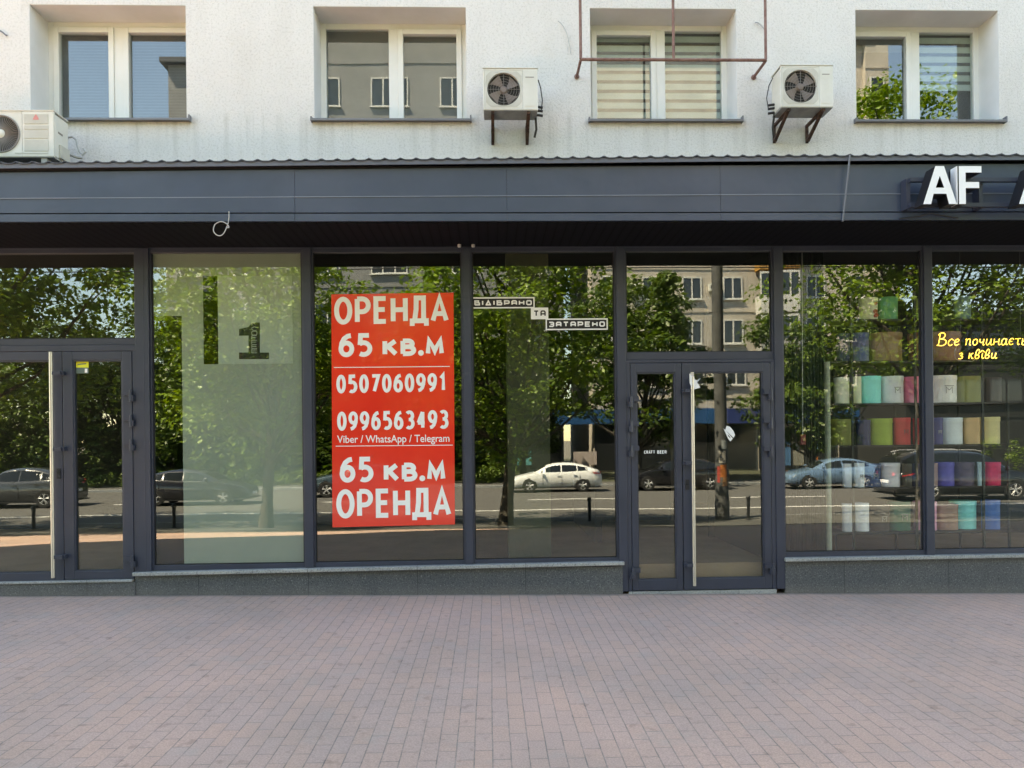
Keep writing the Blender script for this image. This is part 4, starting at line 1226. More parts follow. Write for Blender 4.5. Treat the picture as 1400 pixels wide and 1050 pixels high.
# ------------------------------------------------------------------ shelf rack and round gift boxes
RY = .42                                   # front plane of the boxes
rack0 = at(1142, 725, RY)
M['rackm'] = flat('dark_green_metal', (0.016, 0.024, 0.02), 0.5)
M['shelfm'] = flat('black_shelf_board', (0.012, 0.013, 0.012), 0.5)
rk = empty('shelf_rack', (rack0.x, RY, .3), 0, 'dark open metal shelf rack full of round boxes inside the shop', 'shelf')
xR = at(1392, 600, RY).x
rows = {'A': 436, 'B': 493, 'C': 550.5, 'D': 608, 'E': 665.5, 'F': 726}
def rowz(r): 
    return at(1264, rows[r], RY).z
for r in rows:
    k = MB(); z = rowz(r) - .3; k.box(-.06, xR - rack0.x, -.02, .40, z - .022, z - .001); k.build('shelf', M['shelfm'], rk)
for px in (1165.5, 1252, 1343.5, 1378):
    xx = at(px, 600, RY - .03).x - rack0.x
    for yy in (-.045, .41):
        k = MB(); k.box(xx - .012, xx + .012, yy, yy + .022, .002, rowz('A') + (.02 if px < 1378 else -1.1)); k.build('post', M['rackm'], rk)
BOXES = [
 ('A', 1179, 1203, 407, (.52, .58, .40), 'cream round box with a red and green figure on the topmost shelf'),
 ('A', 1205, 1231, 406, (.08, .32, .17), 'plain green round box on the topmost shelf'),
 ('A', 1254, 1279, 407, (.26, .34, .14), 'olive round box behind the mullion on the topmost shelf'),
 ('A', 1309, 1330, 405, (.10, .17, .22), 'blue grey round box above the neon sign on the topmost shelf'),
 ('B', 1146, 1163, 456, (.02, .03, .08), 'navy round box at the end of the second shelf from the top'),
 ('B', 1166, 1191, 455, (.06, .08, .19), 'slate blue round box on the second shelf from the top'),
 ('B', 1197, 1239, 454, (.22, .14, .07), 'wide brown straw-textured round box on the second shelf from the top'),
 ('B', 1246, 1268, 455, (.13, .06, .045), 'reddish brown round box behind the mullion beside the neon sign'),
 ('B', 1273, 1320, 453, (.15, .09, .07), 'wide taupe round box just behind the neon sign'),
 ('C', 1143, 1163, 516, (.56, .58, .42), 'cream box at the post end of the third shelf'),
 ('C', 1166, 1178, 515, (.52, .56, .36), 'narrow yellowish cream box beside the turquoise one'),
 ('C', 1179, 1209, 514, (.12, .56, .48), 'turquoise round box between two pale boxes on the third shelf'),
 ('C', 1210, 1239.5, 514, (.60, .66, .56), 'white lidded round box beside the turquoise one'),
 ('C', 1240, 1262, 515, (.50, .11, .18), 'pink round box behind the post on the third shelf'),
 ('C', 1276, 1314, 513, (.70, .72, .66), 'large white lidded round box below the neon sign'),
 ('C', 1315, 1347, 514, (.14, .15, .03), 'olive round box next to the large white one'),
 ('C', 1350, 1372, 516, (.025, .02, .02), 'near black round box at the end of the third shelf'),
 ('D', 1140, 1172, 573, (.15, .15, .045), 'olive brown round box at the post end of the fourth shelf'),
 ('D', 1173.5, 1192, 574, (.012, .018, .06), 'navy round box between the two olive ones'),
 ('D', 1193, 1225, 572, (.20, .27, .035), 'bright olive green round box on the fourth shelf'),
 ('D', 1226, 1247, 571, (.48, .05, .045), 'red round box on the fourth shelf'),
 ('D', 1250, 1262, 572, (.30, .03, .04), 'dark red round box behind the mullion'),
 ('D', 1275, 1290, 571, (.06, .06, .15), 'purple navy round box beside the mint one'),
 ('D', 1290.5, 1321, 571, (.50, .68, .60), 'mint lidded round box on the fourth shelf'),
 ('D', 1322, 1342, 571, (.52, .34, .17), 'orange tan round box beside the mint one'),
 ('D', 1345, 1371, 570, (.62, .46, .22), 'sandy yellow lidded round box at the end of the fourth shelf'),
 ('E', 1153, 1165, 634, (.58, .68, .62), 'slim mint white round box at the end of the fifth shelf'),
 ('E', 1169, 1182.5, 633, (.52, .68, .58), 'slim mint green round box with small print on the fifth shelf'),
 ('E', 1183, 1207.5, 634, (.012, .035, .09), 'dark blue round box with small print on the fifth shelf'),
 ('E', 1208, 1234, 633, (.50, .46, .46), 'pale grey pink round box on the fifth shelf'),
 ('E', 1235, 1247, 634, (.06, .05, .035), 'dark brown slim round box beside the pale grey pink one'),
 ('E', 1249, 1262, 634, (.02, .025, .06), 'blackish blue round box behind the mullion on the fifth shelf'),
 ('E', 1268, 1283, 633, (.20, .12, .12), 'mauve round box half behind the mullion on the fifth shelf'),
 ('E', 1283.5, 1308, 632, (.07, .06, .26), 'royal purple round box on the fifth shelf'),
 ('E', 1309, 1336, 632, (.07, .05, .075), 'dark plum round box on the fifth shelf'),
 ('E', 1337, 1346, 632, (.40, .62, .58), 'slim aqua round box beside the crimson one'),
 ('E', 1349, 1371, 632, (.55, .018, .075), 'crimson round box at the end of the fifth shelf'),
 ('F', 1153, 1168, 689, (.56, .68, .62), 'slim mint white round box at the end of the lowest shelf'),
 ('F', 1171, 1190, 688, (.54, .70, .66), 'pale aqua round box on the lowest shelf'),
 ('F', 1195, 1219, 690, (.03, .025, .02), 'black round box with small print on the lowest shelf'),
 ('F', 1220, 1249, 686, (.012, .10, .055), 'dark green round box on the lowest shelf'),
 ('F', 1256, 1285, 686, (.58, .24, .34), 'pink round box behind the mullion on the lowest shelf'),
 ('F', 1286, 1314, 690, (.26, .15, .11), 'brown mauve lidded round box on the lowest shelf'),
 ('F', 1308, 1340, 685, (.13, .55, .50), 'bright turquoise lidded round box on the lowest shelf'),
 ('F', 1348, 1370, 684, (.035, .12, .33), 'blue round box at the end of the lowest shelf'),
]
bmats = {}
for i, (r, xa, xb, yt, colr, lab) in enumerate(BOXES):
    deep = .06 if (r, xa) in (('F', 1308),) else 0
    a, b_ = at(xa, rows[r], RY + .06 + deep), at(xb, yt, RY + .06 + deep)
    rad = (b_.x - a.x) / 2 * .99
    z0 = rowz(r)
    hgt = min(b_.z - z0, .46)
    cx = (a.x + b_.x) / 2
    ry_ = min(rad, .15)
    o = empty('gift_box', (cx, RY + .02 + deep + ry_, z0 + .001), 0, lab, 'gift box', 'round boxes on the shop shelves')
    colr = tuple(min(.86, c * 1.6) for c in colr)
    m_ = mat_var('box_card', tuple(c * .92 for c in colr), tuple(min(1, c * 1.06) for c in colr), 5, .65)
    lidm = mat_var('lid_card', tuple(c * .98 for c in colr), tuple(min(1, c * 1.12) for c in colr), 5, .65)
    bd = MB(); bd.lathe([(0, 0), (rad * .965, 0), (rad * .965, hgt * .97), (0, hgt * .97)], (0, 0, 0), 'z', 32)
    bd.v = [(x, y * ry_ / rad, z) for x, y, z in bd.v]
    bd.build('body', m_, o, smooth=True)
    ld = MB(); lh = hgt * .84
    ld.lathe([(rad * .967, lh), (rad, lh), (rad, hgt - .004), (rad * .985, hgt), (0, hgt)], (0, 0, 0), 'z', 32)
    ld.v = [(x, y * ry_ / rad, z) for x, y, z in ld.v]
    ld.build('lid', lidm, o, smooth=True)
    if i == 0:
        k = MB()
        for (u, v_, s_) in ((.35, .72, .022), (.3, .36, .03), (.4, .2, .03), (.28, .16, .022)):
            yy = -math.sqrt(max(0, 1 - u * u)) * ry_ - .003
            k.lathe([(0, yy - .001), (s_, yy)], (u * rad, 0, hgt * v_), 'y', 10)
        k.build('figure_print', flat('red_figure_print', (.42, .06, .04)), o)
    if 'small print' in lab or i in (12, 14, 20, 22, 28, 40):
        k = MB(); yy = -ry_ - .002; s_ = rad * .22
        lum = sum(colr) / 3
        for st in ([(-s_, -s_), (-s_, s_), (0, 0), (s_, s_), (s_, -s_)], [(-s_ * 1.5, s_ * 1.4), (s_ * 1.5, s_ * 1.4)]):
            ribbon(k, [(x, hgt * .45 + z) for x, z in st], .006, yy)
        k.build('monogram', flat('monogram_ink', (.12, .12, .11) if lum > .3 else (.4, .4, .38)), o, fix=False)

# post, sheer curtain and hanging red tag at the edge of that shop
M['postm'] = mat_var('peeling_white_paint', (0.26, 0.30, 0.22), (0.46, 0.48, 0.38), 5, 0.7)
a, b_ = at(1128.5, 640, .3), at(1137, 640, .3)
k = MB(); k.lathe([(.055, 0), (.055, .04), ((b_.x - a.x) / 2, .05), ((b_.x - a.x) / 2, 2.35), (0, 2.35)], ((a.x + b_.x) / 2, .32, .301), 'z', 16)
o = k.build('standing_post', M['postm'], smooth=True); tag(o, 'pale peeling round post standing beside the box shelves', 'post')
m = bpy.data.materials.new('sheer_cloth'); m.use_nodes = True; nt = m.node_tree
b = nt.nodes['Principled BSDF']; b.inputs['Roughness'].default_value = .9
n = noise(nt, coords(nt, 'Object', (30, 1, .2)), 1.5, 2); rp = ramp(nt, [(.35, (.010, .018, .012)), (.7, (.035, .052, .036))]); nt.links.new(n.outputs[0], rp.inputs[0]); nt.links.new(rp.outputs[0], b.inputs['Base Color'])
xa, xb = at(1074, 600, .24).x, at(1127, 600, .24).x
k = MB(); N = 120
cv = [(xa + (xb - xa) * i / N, .24 + .03 * math.sin(i * .62) + .012 * math.sin(i * 1.7)) for i in range(N + 1)]
k.add([(x, y, .32) for x, y in cv] + [(x, y, 3.97) for x, y in cv], [(i, i + 1, N + 2 + i, N + 1 + i) for i in range(N)])
o = k.build('curtain', m, smooth=True); sm_ = o.modifiers.new('thick', 'SOLIDIFY'); sm_.thickness = .002
tag(o, 'dark green pleated curtain hanging in the shop window beside the pale post', 'curtain')
k = MB(); t0, t1 = at(1096.5, 343, .16), at(1097.5, 594, .16)
k.tube([t0, t1], .004, 6); tgm = [M['cable_w'], flat('dark_red_tag', (.16, .015, .02))]
k.box(t1.x - .028, t1.x + .028, .14, .18, at(1097, 608, .16).z, t1.z, 1)
o = k.build('pull_cord', tgm); tag(o, 'white pull cord with a dark red weight hanging before the curtain', 'cord')

# ------------------------------------------------------------------ the street across from the shop (seen in the glass)
def leaf_mat(name, c1, c2, tr):
    m, nt, b = newmat(name)
    g = nt.nodes.new('ShaderNodeNewGeometry')
    rp = ramp(nt, [(0.0, c1), (1.0, c2)])
    nt.links.new(g.outputs['Random Per Island'], rp.inputs[0])
    nt.links.new(rp.outputs[0], b.inputs['Base Color'])
    b.inputs['Roughness'].default_value = 0.45
    b.inputs['Specular IOR Level'].default_value = 0.4
    t = nt.nodes.new('ShaderNodeBsdfTranslucent')
    nt.links.new(mixc(nt, 1.0, rp.outputs[0], tr, 'MULTIPLY'), t.inputs[0])
    mx = nt.nodes.new('ShaderNodeMixShader'); mx.inputs[0].default_value = 0.28
    nt.links.new(b.outputs[0], mx.inputs[1]); nt.links.new(t.outputs[0], mx.inputs[2])
    nt.links.new(mx.outputs[0], nt.nodes['Material Output'].inputs[0])
    return m
M['leaf'] = leaf_mat('street_tree_leaf', (0.06, 0.13, 0.012), (0.18, 0.275, 0.028), (1.8, 1.7, .5))
M['leaf2'] = leaf_mat('dark_leaf', (0.035, 0.075, 0.012), (0.10, 0.155, 0.022), (1.5, 1.5, .6))
M['hedge'] = leaf_mat('hedge_leaf', (0.06, 0.11, 0.015), (0.13, 0.19, 0.03), (1.3, 1.3, .7))
M['bark'] = mat_var('dark_bark', (0.045, 0.038, 0.03), (0.10, 0.085, 0.068), 14, 0.95, bscale=30, bstr=.8, bdist=.02)

def leaf_mesh(name, centers, radii, per, size, mat, flatz=.55, seed=0):
    g = np.random.default_rng(seed)
    nC = len(centers)
    idx = np.repeat(np.arange(nC), per)
    n = len(idx)
    d = g.normal(size=(n, 3)); d /= np.linalg.norm(d, axis=1)[:, None]
    rr = g.random(n) ** .45
    P = centers[idx] + d * (rr * radii[idx])[:, None] * np.array([1, 1, flatz])
    P[:, 2] -= (rr ** 2) * radii[idx] * .25
    # each leaf droops outwards from its clump
    nrm = d * .6 + g.normal(size=(n, 3)) * .45 + np.array([0, 0, .9]); nrm /= np.linalg.norm(nrm, axis=1)[:, None]
    ax = np.cross(nrm, g.normal(size=(n, 3))); ax /= np.linalg.norm(ax, axis=1)[:, None]
    bx = np.cross(nrm, ax)
    s = size * (.6 + .8 * g.random(n))[:, None]
    tip, basep = P + ax * s, P - ax * s * .75
    l, r_ = P + bx * s * .55 - nrm * s * .18, P - bx * s * .55 - nrm * s * .18
    V = np.stack([basep, l, tip, r_], 1).reshape(-1, 3)
    F = (np.arange(n)[:, None] * 4 + np.array([[0, 1, 2, 0, 2, 3]])).reshape(-1)
    me = bpy.data.meshes.new(name)
    me.vertices.add(len(V)); me.vertices.foreach_set('co', V.reshape(-1).astype(np.float32))
    me.loops.add(len(F)); me.loops.foreach_set('vertex_index', F.astype(np.int32))
    me.polygons.add(n * 2)
    me.polygons.foreach_set('loop_start', np.arange(0, n * 6, 3, dtype=np.int32))
    me.polygons.foreach_set('loop_total', np.full(n * 2, 3, dtype=np.int32))
    me.update(calc_edges=True)
    me.materials.append(mat)
    return me

def tree_proto(name, label, group, height, bole, rad, tr, nclump, per, leafsize, mat, seed, low=None, leafz=.55):
    g = np.random.default_rng(seed)
    o = empty(name, (0, 0, 0), 0, label, 'tree', group)
    c0 = (height + bole) / 2
    rz_ = (height - bole) / 2
    C_ = []
    while len(C_) < nclump:
        p = g.normal(size=3); p /= np.linalg.norm(p); rr = g.random() ** .38
        q_ = p * rr
        wob = 1 + .22 * math.sin(3 * math.atan2(q_[1], q_[0]) + seed) + .15 * math.sin(5 * q_[2] + seed * 2)
        C_.append((q_[0] * rad * wob, q_[1] * rad * wob, c0 + q_[2] * rz_))
    C_ = np.array(C_)
    radii = rad * (.16 + .16 * g.random(nclump))
    me = leaf_mesh('crown', C_, radii, per, leafsize, mat, leafz, seed)
    cr = link(bpy.data.objects.new('crown', me)); cr.parent = o
    t = MB()
    lean = g.normal(size=2) * .06
    tp = [Vector((lean[0] * z, lean[1] * z, z)) for z in np.linspace(-.1, c0 + rz_ * .4, 9)]
    t.tube(tp, [tr * (1.35 if i == 0 else 1.0 - .085 * i) for i in range(9)], 10)
    order = g.permutation(nclump)[:38]
    for k_ in order:
        e = Vector(C_[k_]); zb_ = max(bole * .9, e.z - rz_ * .7 - .3 * math.hypot(e.x, e.y))
        zb_ = min(zb_, c0 + rz_ * .3)
        s_ = Vector((lean[0] * zb_, lean[1] * zb_, zb_))
        mid = s_.lerp(e, .5) + Vector((0, 0, -.12 * (e - s_).length)) + Vector(g.normal(size=3) * .12)
        t.tube([s_, s_.lerp(mid, .6), mid, mid.lerp(e, .6), e], [tr * .34, tr * .26, tr * .2, tr * .13, tr * .05], 6)
    t.build('trunk', M['bark'], o, smooth=True, fix=False)
    return o
def place_tree(o, p, rz, s=1.0, label=None, sz=None):
    o.location = p; o.rotation_euler = (0, 0, rz); o.scale = (s, s, sz or s)
    if label: o['label'] = label
    return o
GT = 'trees along the near kerb'
def ground_mir(px, depth, z): 
    p = mir(px, 650, depth); return Vector((p.x, p.y, z))
NT = [(362, 11.6, .3, .95, 'kerbside leafy tree mirrored in the frosted window'),
      (690, 11.2, 2.0, 1.0, 'kerbside tree with a dark trunk mirrored beside the stepped white lettering'),
      (-72, 11.6, 4.1, 1.28, 'kerbside tree whose leaves are mirrored above the door with the yellow sticker'),
      (1262, 11.4, 1.2, 1.08, 'kerbside tree mirrored behind the turquoise boxes of the shelf rack'),
      (1500, 11.3, 5.2, 1.15, 'tall kerbside tree mirrored over the neon sign'),
      (-400, 11.8, 2.6, 1.0, 'kerbside tree standing farthest along beyond the grey car')]
t0 = tree_proto('street_tree', NT[0][4], GT, 9.0, 1.95, 3.25, .17, 165, 125, .084, M['leaf'], 3)
t1 = tree_proto('street_tree', NT[1][4], GT, 9.4, 2.0, 3.2, .17, 160, 125, .084, M['leaf'], 8)
t2 = tree_proto('street_tree', NT[3][4], GT, 12.6, 3.75, 3.75, .19, 190, 125, .084, M['leaf'], 15)
protos = [t0, t1]
for i, (px, dp, rz, s, lab) in enumerate(NT):
    o = protos[i] if i < 2 else t2 if px == 1262 else copy_tree(t2 if px == 1500 else protos[i % 2])
    place_tree(o, ground_mir(px, dp, zg(0, dp) - .02), rz, 1.0 if px in (1262, 1500) else s, lab)

FT = [(-60, 36, 1.05, .3, 'dark bushy tree across the road behind the grey car'), (70, 34, .95, 1.2, 'dark leafy tree across the road above the back of the grey car'),
      (170, 37, 1.1, 2.2, 'broad dark tree across the road beside the shopfront mullion'), (262, 34.5, .9, 3.3, 'dark tree across the road behind the black car in the frosted bay'),
      (340, 38, 1.1, 4.0, 'tall tree across the road over the clipped hedge'), (432, 35.5, .95, 5.0, 'dark tree across the road above the blue grey car'),
      (520, 37, 1.05, .9, 'broad tree across the road hidden behind the red poster'), (612, 34.5, .95, 1.9, 'dark tree across the road just beyond the red poster'),
      (715, 37.5, .92, 2.9, 'leafy tree across the road behind the white car'), (872, 31.6, 1.12, 3.7, 'bright leafy tree across the road above the black car by the doors'),
      (1108, 32.0, 1.0, 4.6, 'tree across the road in front of the beige block balconies')]
f0 = tree_proto('far_tree', FT[0][4], 'trees across the road', 10.2, 1.3, 4.0, .2, 130, 110, .15, M['leaf2'], 21)
f1 = tree_proto('far_tree', FT[1][4], 'trees across the road', 10.6, 1.6, 3.7, .2, 130, 110, .15, M['leaf2'], 33)
fp = [f0, f1]
for i, (px, dp, s, rz, lab) in enumerate(FT):
    o = fp[i] if i < 2 else copy_tree(fp[i % 2])
    place_tree(o, ground_mir(px, dp, -.62), rz, s, lab)

# clipped hedges on the far pavement
def hedge(pxa, pxb, dp, h, label, seed):
    a, b_ = ground_mir(pxa, dp, -.6), ground_mir(pxb, dp, -.6)
    L = b_.x - a.x
    g = np.random.default_rng(seed)
    n = int(L * 9)
    C_ = np.stack([g.random(n) * L, g.normal(size=n) * .32, .15 + g.random(n) * (h - .2)], 1)
    me = leaf_mesh('hedge', C_, np.full(n, .30), 42, .075, M['hedge'], .8, seed)
    o = link(bpy.data.objects.new('hedge', me)); o.location = a
    return tag(o, label, 'hedge')
hedge(120, 235, 31.5, .9, 'low hedge across the road beyond the back of the grey car', 1)
hedge(300, 345, 31.3, 1.35, 'untidy taller hedge across the road behind the black car bonnet', 5)
hedge(346, 455, 31.6, .85, 'clipped low hedge across the road beside the mirrored kerbside tree', 2)
hedge(585, 706, 31.2, 1.0, 'clipped hedge across the road in front of the white car', 3)
hedge(1330, 1450, 31.0, 2.4, 'tall bright bush across the road beyond the black minivan roof', 4)

def shrub_proto(label, seed):
    g = np.random.default_rng(seed)
    o = empty('shrub', (0, 0, 0), 0, label, 'shrub', 'dark shrubs across the road')
    n = 60
    C_ = np.stack([g.normal(size=n) * .85, g.normal(size=n) * .6, .35 + g.random(n) ** .8 * 3.1], 1)
    me = leaf_mesh('foliage', C_, np.full(n, .62), 62, .15, M['leaf2'], .9, seed)
    c_ = link(bpy.data.objects.new('foliage', me)); c_.parent = o
    t = MB()
    for q_ in range(5): t.tube([(.1 * q_ - .2, 0, -.05), (.22 * q_ - .45, .1, 1.0), (.4 * q_ - .8, .1, 2.3)], [.05, .04, .015], 6)
    t.build('stem', M['bark'], o, fix=False)
    return o
SHR = [-100, -50, 0, 42, 84, 124, 160, 198, 236, 275, 318, 356, 398, 440, 484, 530, 575, 618, 655]
sp_ = [shrub_proto('dark tall shrub across the road', 51), shrub_proto('dark tall shrub across the road', 52)]
for i, px in enumerate(SHR):
    o = sp_[i] if i < 2 else copy_tree(sp_[i % 2])
    o.location = ground_mir(px, 33.6 + (i * 7 % 5) * .35, -.62); o.rotation_euler = (0, 0, i * 1.7); k_ = .92 + (i * 37 % 11) * .028; o.scale = (k_, k_, k_)
    o['label'] = 'dark tall leafy shrub in the row across the road'

# cars
M['tyre'] = flat('tyre_rubber', (0.018, 0.018, 0.018), 0.85)
M['rim'] = flat('alloy_rim', (0.55, 0.56, 0.57), 0.4, metal=.25)
M['carglass'] = flat('tinted_car_glass', (0.012, 0.015, 0.016), 0.06)
M['lamp'] = flat('clear_lamp', (0.75, 0.78, 0.8), 0.15)
M['tail'] = flat('red_lamp', (0.45, 0.01, 0.015), 0.2)
M['trim'] = flat('black_car_trim', (0.015, 0.015, 0.016), 0.6)
M['plate'] = flat('white_plate', (0.75, 0.76, 0.78), 0.5)
def interp(tab, x):
    return float(np.interp(x, [t[0] for t in tab], [t[1] for t in tab]))
SHAPES = {
 'sedan': dict(L=4.6, zt=[(0, .56), (.06, .67), (.35, .79), (1.0, .92), (1.4, .985), (2.6, 1.0), (3.4, 1.04), (4.0, 1.075), (4.42, 1.07), (4.55, .94), (4.6, .78)],
               w=[(0, .58), (.08, .74), (.3, .85), (.8, .89), (2.3, .905), (4.0, .88), (4.4, .80), (4.6, .66)],
               g=[(1.12, .95), (1.5, 1.15), (1.9, 1.335), (2.3, 1.415), (2.7, 1.435), (3.2, 1.41), (3.7, 1.31), (4.15, 1.165), (4.38, 1.08)], wr=.60, wx=(.93, 3.62), r=.325, win=(1.72, 3.62)),
 'suv': dict(L=4.75, zt=[(0, .62), (.06, .80), (.35, .93), (1.0, 1.03), (1.4, 1.09), (2.6, 1.08), (3.6, 1.13), (4.3, 1.17), (4.6, 1.13), (4.72, .98), (4.75, .8)],
               w=[(0, .62), (.08, .78), (.3, .89), (.8, .93), (2.3, .945), (4.1, .93), (4.5, .86), (4.75, .72)],
               g=[(1.2, 1.08), (1.6, 1.33), (1.95, 1.53), (2.3, 1.61), (2.8, 1.635), (3.3, 1.60), (3.8, 1.48), (4.25, 1.29), (4.5, 1.16)], wr=.63, wx=(.95, 3.75), r=.37, win=(1.75, 3.85)),
 'van': dict(L=5.05, zt=[(0, .62), (.06, .82), (.3, .95), (.8, 1.04), (1.1, 1.08), (2.6, 1.08), (4.2, 1.10), (4.9, 1.08), (5.02, .95), (5.05, .75)],
               w=[(0, .66), (.08, .82), (.3, .92), (.8, .96), (2.3, .97), (4.6, .96), (4.9, .92), (5.05, .84)],
               g=[(.95, 1.07), (1.4, 1.36), (1.75, 1.58), (2.1, 1.69), (2.8, 1.73), (3.8, 1.72), (4.5, 1.67), (4.82, 1.5), (4.98, 1.1)], wr=.70, wx=(1.0, 4.0), r=.37, win=(1.6, 4.75)),
}
def car(kind, paint, label, px_front, px_rear, dp):
    sh = SHAPES[kind]
    pf_, pr_ = ground_mir(px_front, dp, -.716), ground_mir(px_rear, dp, -.716)
    L = sh['L']
    s = abs(pr_.x - pf_.x) / L
    s = min(max(s, .93), 1.08)
    o = empty('parked_car', pf_, 0, label, 'car', 'cars on the road')
    flip = 1 if pr_.x > pf_.x else -1
    o.scale = (s, s, s)
    if flip < 0: o.rotation_euler = (0, 0, PI)
    wx = sh['wx']; r = sh['r']
    xs = sorted(set([round(v_, 3) for v_ in list(np.linspace(0, L, 41)) + [0.04, .1, L - .04, L - .1]]))
    b = MB()
    rows_ = []
    for x in xs:
        zt, w = interp(sh['zt'], x), interp(sh['w'], x)
        zl = .22 + (.08 if x < .2 or x > L - .2 else 0)
        half = [(0, zl), (w * .86, zl), (w * .97, zl + .13), (w, (zl + zt) * .5), (w * .985, zt - .13), (w * .93, zt - .035), (w * .72, zt + .012), (0, zt + .03)]
        rows_.append([(x, -y, z) for y, z in half[::-1]] + [(x, y, z) for y, z in half[1:-1]])
    n = len(rows_[0])
    vs = [p for rw in rows_ for p in rw]
    fs = [(i * n + k, i * n + (k + 1) % n, (i + 1) * n + (k + 1) % n, (i + 1) * n + k) for i in range(len(xs) - 1) for k in range(n)]
    fs += [tuple(range(n)), tuple((len(xs) - 1) * n + k for k in reversed(range(n)))]
    b.add(vs, fs)
    # cabin
    gx0, gx1 = sh['g'][0][0], sh['g'][-1][0]
    gxs = np.linspace(gx0, gx1, 26)
    zb_ = lambda x: interp(sh['zt'], x) - .03
    def sec(x, k=0.0):
        z = max(interp(sh['g'], x), zb_(x) + .02); w = interp(sh['w'], x) * .925; base = zb_(x)
        wr = sh['wr'] + .10 * (1 - min(1, (z - base) / .45))
        return [(x, -w - k, base), (x, -wr - .03 - k, z - .075), (x, -wr + .10, z - .01), (x, 0, z + .015), (x, wr - .10, z - .01), (x, wr + .03 + k, z - .075), (x, w + k, base)]
    vs = [p for x in gxs for p in sec(x)]
    b.add(vs, [(i * 7 + k, i * 7 + k + 1, (i + 1) * 7 + k + 1, (i + 1) * 7 + k) for i in range(25) for k in range(6)])
    b.build('body', paint, o, smooth=True)
    # side windows with pillars between them
    wa, wb = sh['win']
    cut = [wa, wa + (wb - wa) * .44, wa + (wb - wa) * .86] + ([wb + .28] if kind != 'van' else [wb])
    for sgn in (-1, 1):
        for j in range(len(cut) - 1):
            k = MB()
            X_ = np.linspace(cut[j] + .03, cut[j + 1] - .03, 7)
            lo, hi = [], []
            for x in X_:
                sc = sec(x, .006)
                a_, c_ = Vector(sc[6]), Vector(sc[5])
                lo.append(a_.lerp(c_, .08)); hi.append(a_.lerp(c_, .93))
            k.add([(p.x, sgn * p.y, p.z) for p in lo + hi], [(i, i + 1, 8 + i, 7 + i) for i in range(6)])
            k.build('side_window', M['carglass'], o)
    def strip(x0, x1, nm):
        k = MB()
        vs = []
        for x in np.linspace(x0, x1, 6):
            sc = sec(x)
            for j in (2, 3, 4): vs.append((x, sc[j][1] * 1.0, sc[j][2] + .009))
        k.add(vs, [(i * 3 + j, i * 3 + j + 1, (i + 1) * 3 + j + 1, (i + 1) * 3 + j) for i in range(5) for j in range(2)])
        k.build(nm, M['carglass'], o, smooth=True)
    strip(gx0 + .08, gx0 + .66, 'windscreen')
    strip(gx1 - (.62 if kind != 'van' else .2), gx1 - .06, 'rear_window')
    # wheels
    for x in wx:
        for sgn in (-1, 1):
            wy = sgn * (interp(sh['w'], x) - .10)
            w_ = empty('wheel', (x, wy, r)); w_.parent = o
            k = MB(); k.lathe([(r * .62, -.105), (r * .95, -.105), (r, -.07), (r, .07), (r * .95, .105), (r * .62, .105)], (0, 0, 0), 'y', 28); k.build('tyre', M['tyre'], w_, smooth=True)
            k = MB(); f = sgn * .10
            k.lathe([(r * .66, f), (r * .60, f + sgn * .004), (r * .58, f - sgn * .03)], (0, 0, 0), 'y', 28)
            k.lathe([(0, f), (r * .16, f), (r * .16, f - sgn * .03)], (0, 0, 0), 'y', 14)
            for q_ in range(5):
                t = 2 * PI * q_ / 5 + .3
                for dt in (-.16, .16):
                    a_ = (r * .12 * math.cos(t), f - sgn * .008, r * .12 * math.sin(t)); e_ = (r * .62 * math.cos(t + dt), f - sgn * .006, r * .62 * math.sin(t + dt))
                    k.tube([a_, e_], .018, 5)
            k.build('rim', M['rim'], w_)
            k = MB(); k.lathe([(0, f - sgn * .05), (r * .62, f - sgn * .051)], (0, 0, 0), 'y', 20); k.build('brake_disc', M['trim'], w_)
            k = MB()
            A_ = [(x + (r + .05) * math.cos(t), (r + .05) * math.sin(t)) for t in np.linspace(-.25, PI + .25, 22)]
            yw = sgn * (interp(sh['w'], x) + .003)
            k.add([(px_, yw * (.995 if pz_ + r < .62 else .99), pz_ + r) for px_, pz_ in A_] + [(x, yw, r)], [(i, i + 1, 22) for i in range(21)])
            k.build('wheel_arch', M['trim'], o)
            w_.location.y = sgn * (interp(sh['w'], x) - .085)
    for sgn in (-1, 1):
        k = MB(); z = interp(sh['zt'], .16) - .09
        wv_ = interp(sh['w'], .2)
        k.add([(.03, sgn * wv_ * .52, z - .05), (.05, sgn * wv_ * .55, z + .035), (.34, sgn * (wv_ + .012), z + .10), (.42, sgn * (wv_ + .026), z + .085), (.22, sgn * (wv_ + .012), z - .03), (.10, sgn * wv_ * .86, z - .05)], [(0, 1, 2, 3, 4, 5)])
        k.build('headlight', M['lamp'], o)
        k = MB(); z = interp(sh['zt'], L - .3) - .15; wv_ = interp(sh['w'], L - .25)
        k.add([(L + .004, sgn * wv_ * .5, z - .04), (L - .0, sgn * wv_ * .5, z + .07), (L - .14, sgn * (wv_ + .015), z + .085), (L - .50, sgn * (wv_ + .045), z + .05), (L - .40, sgn * (wv_ + .04), z - .02), (L - .12, sgn * (wv_ + .01), z - .05)], [(0, 1, 2, 3, 4, 5)])
        k.build('taillight', M['tail'], o)
        xm_ = sh['g'][0][0] + .42
        k = MB(); k.lathe([(0, -.05), (.07, -.04), (.085, 0), (.075, .05), (0, .06)], (xm_, sgn * (interp(sh['w'], xm_) + .09), interp(sh['zt'], xm_) + .06), 'x', 10); k.build('wing_mirror', paint, o, smooth=True)
    k = MB(); k.box(L - .005, L + .018, -.26, .26, .62, .73); k.box(-.014, .03, -.26, .26, .40, .51); k.build('number_plate', M['plate'], o)
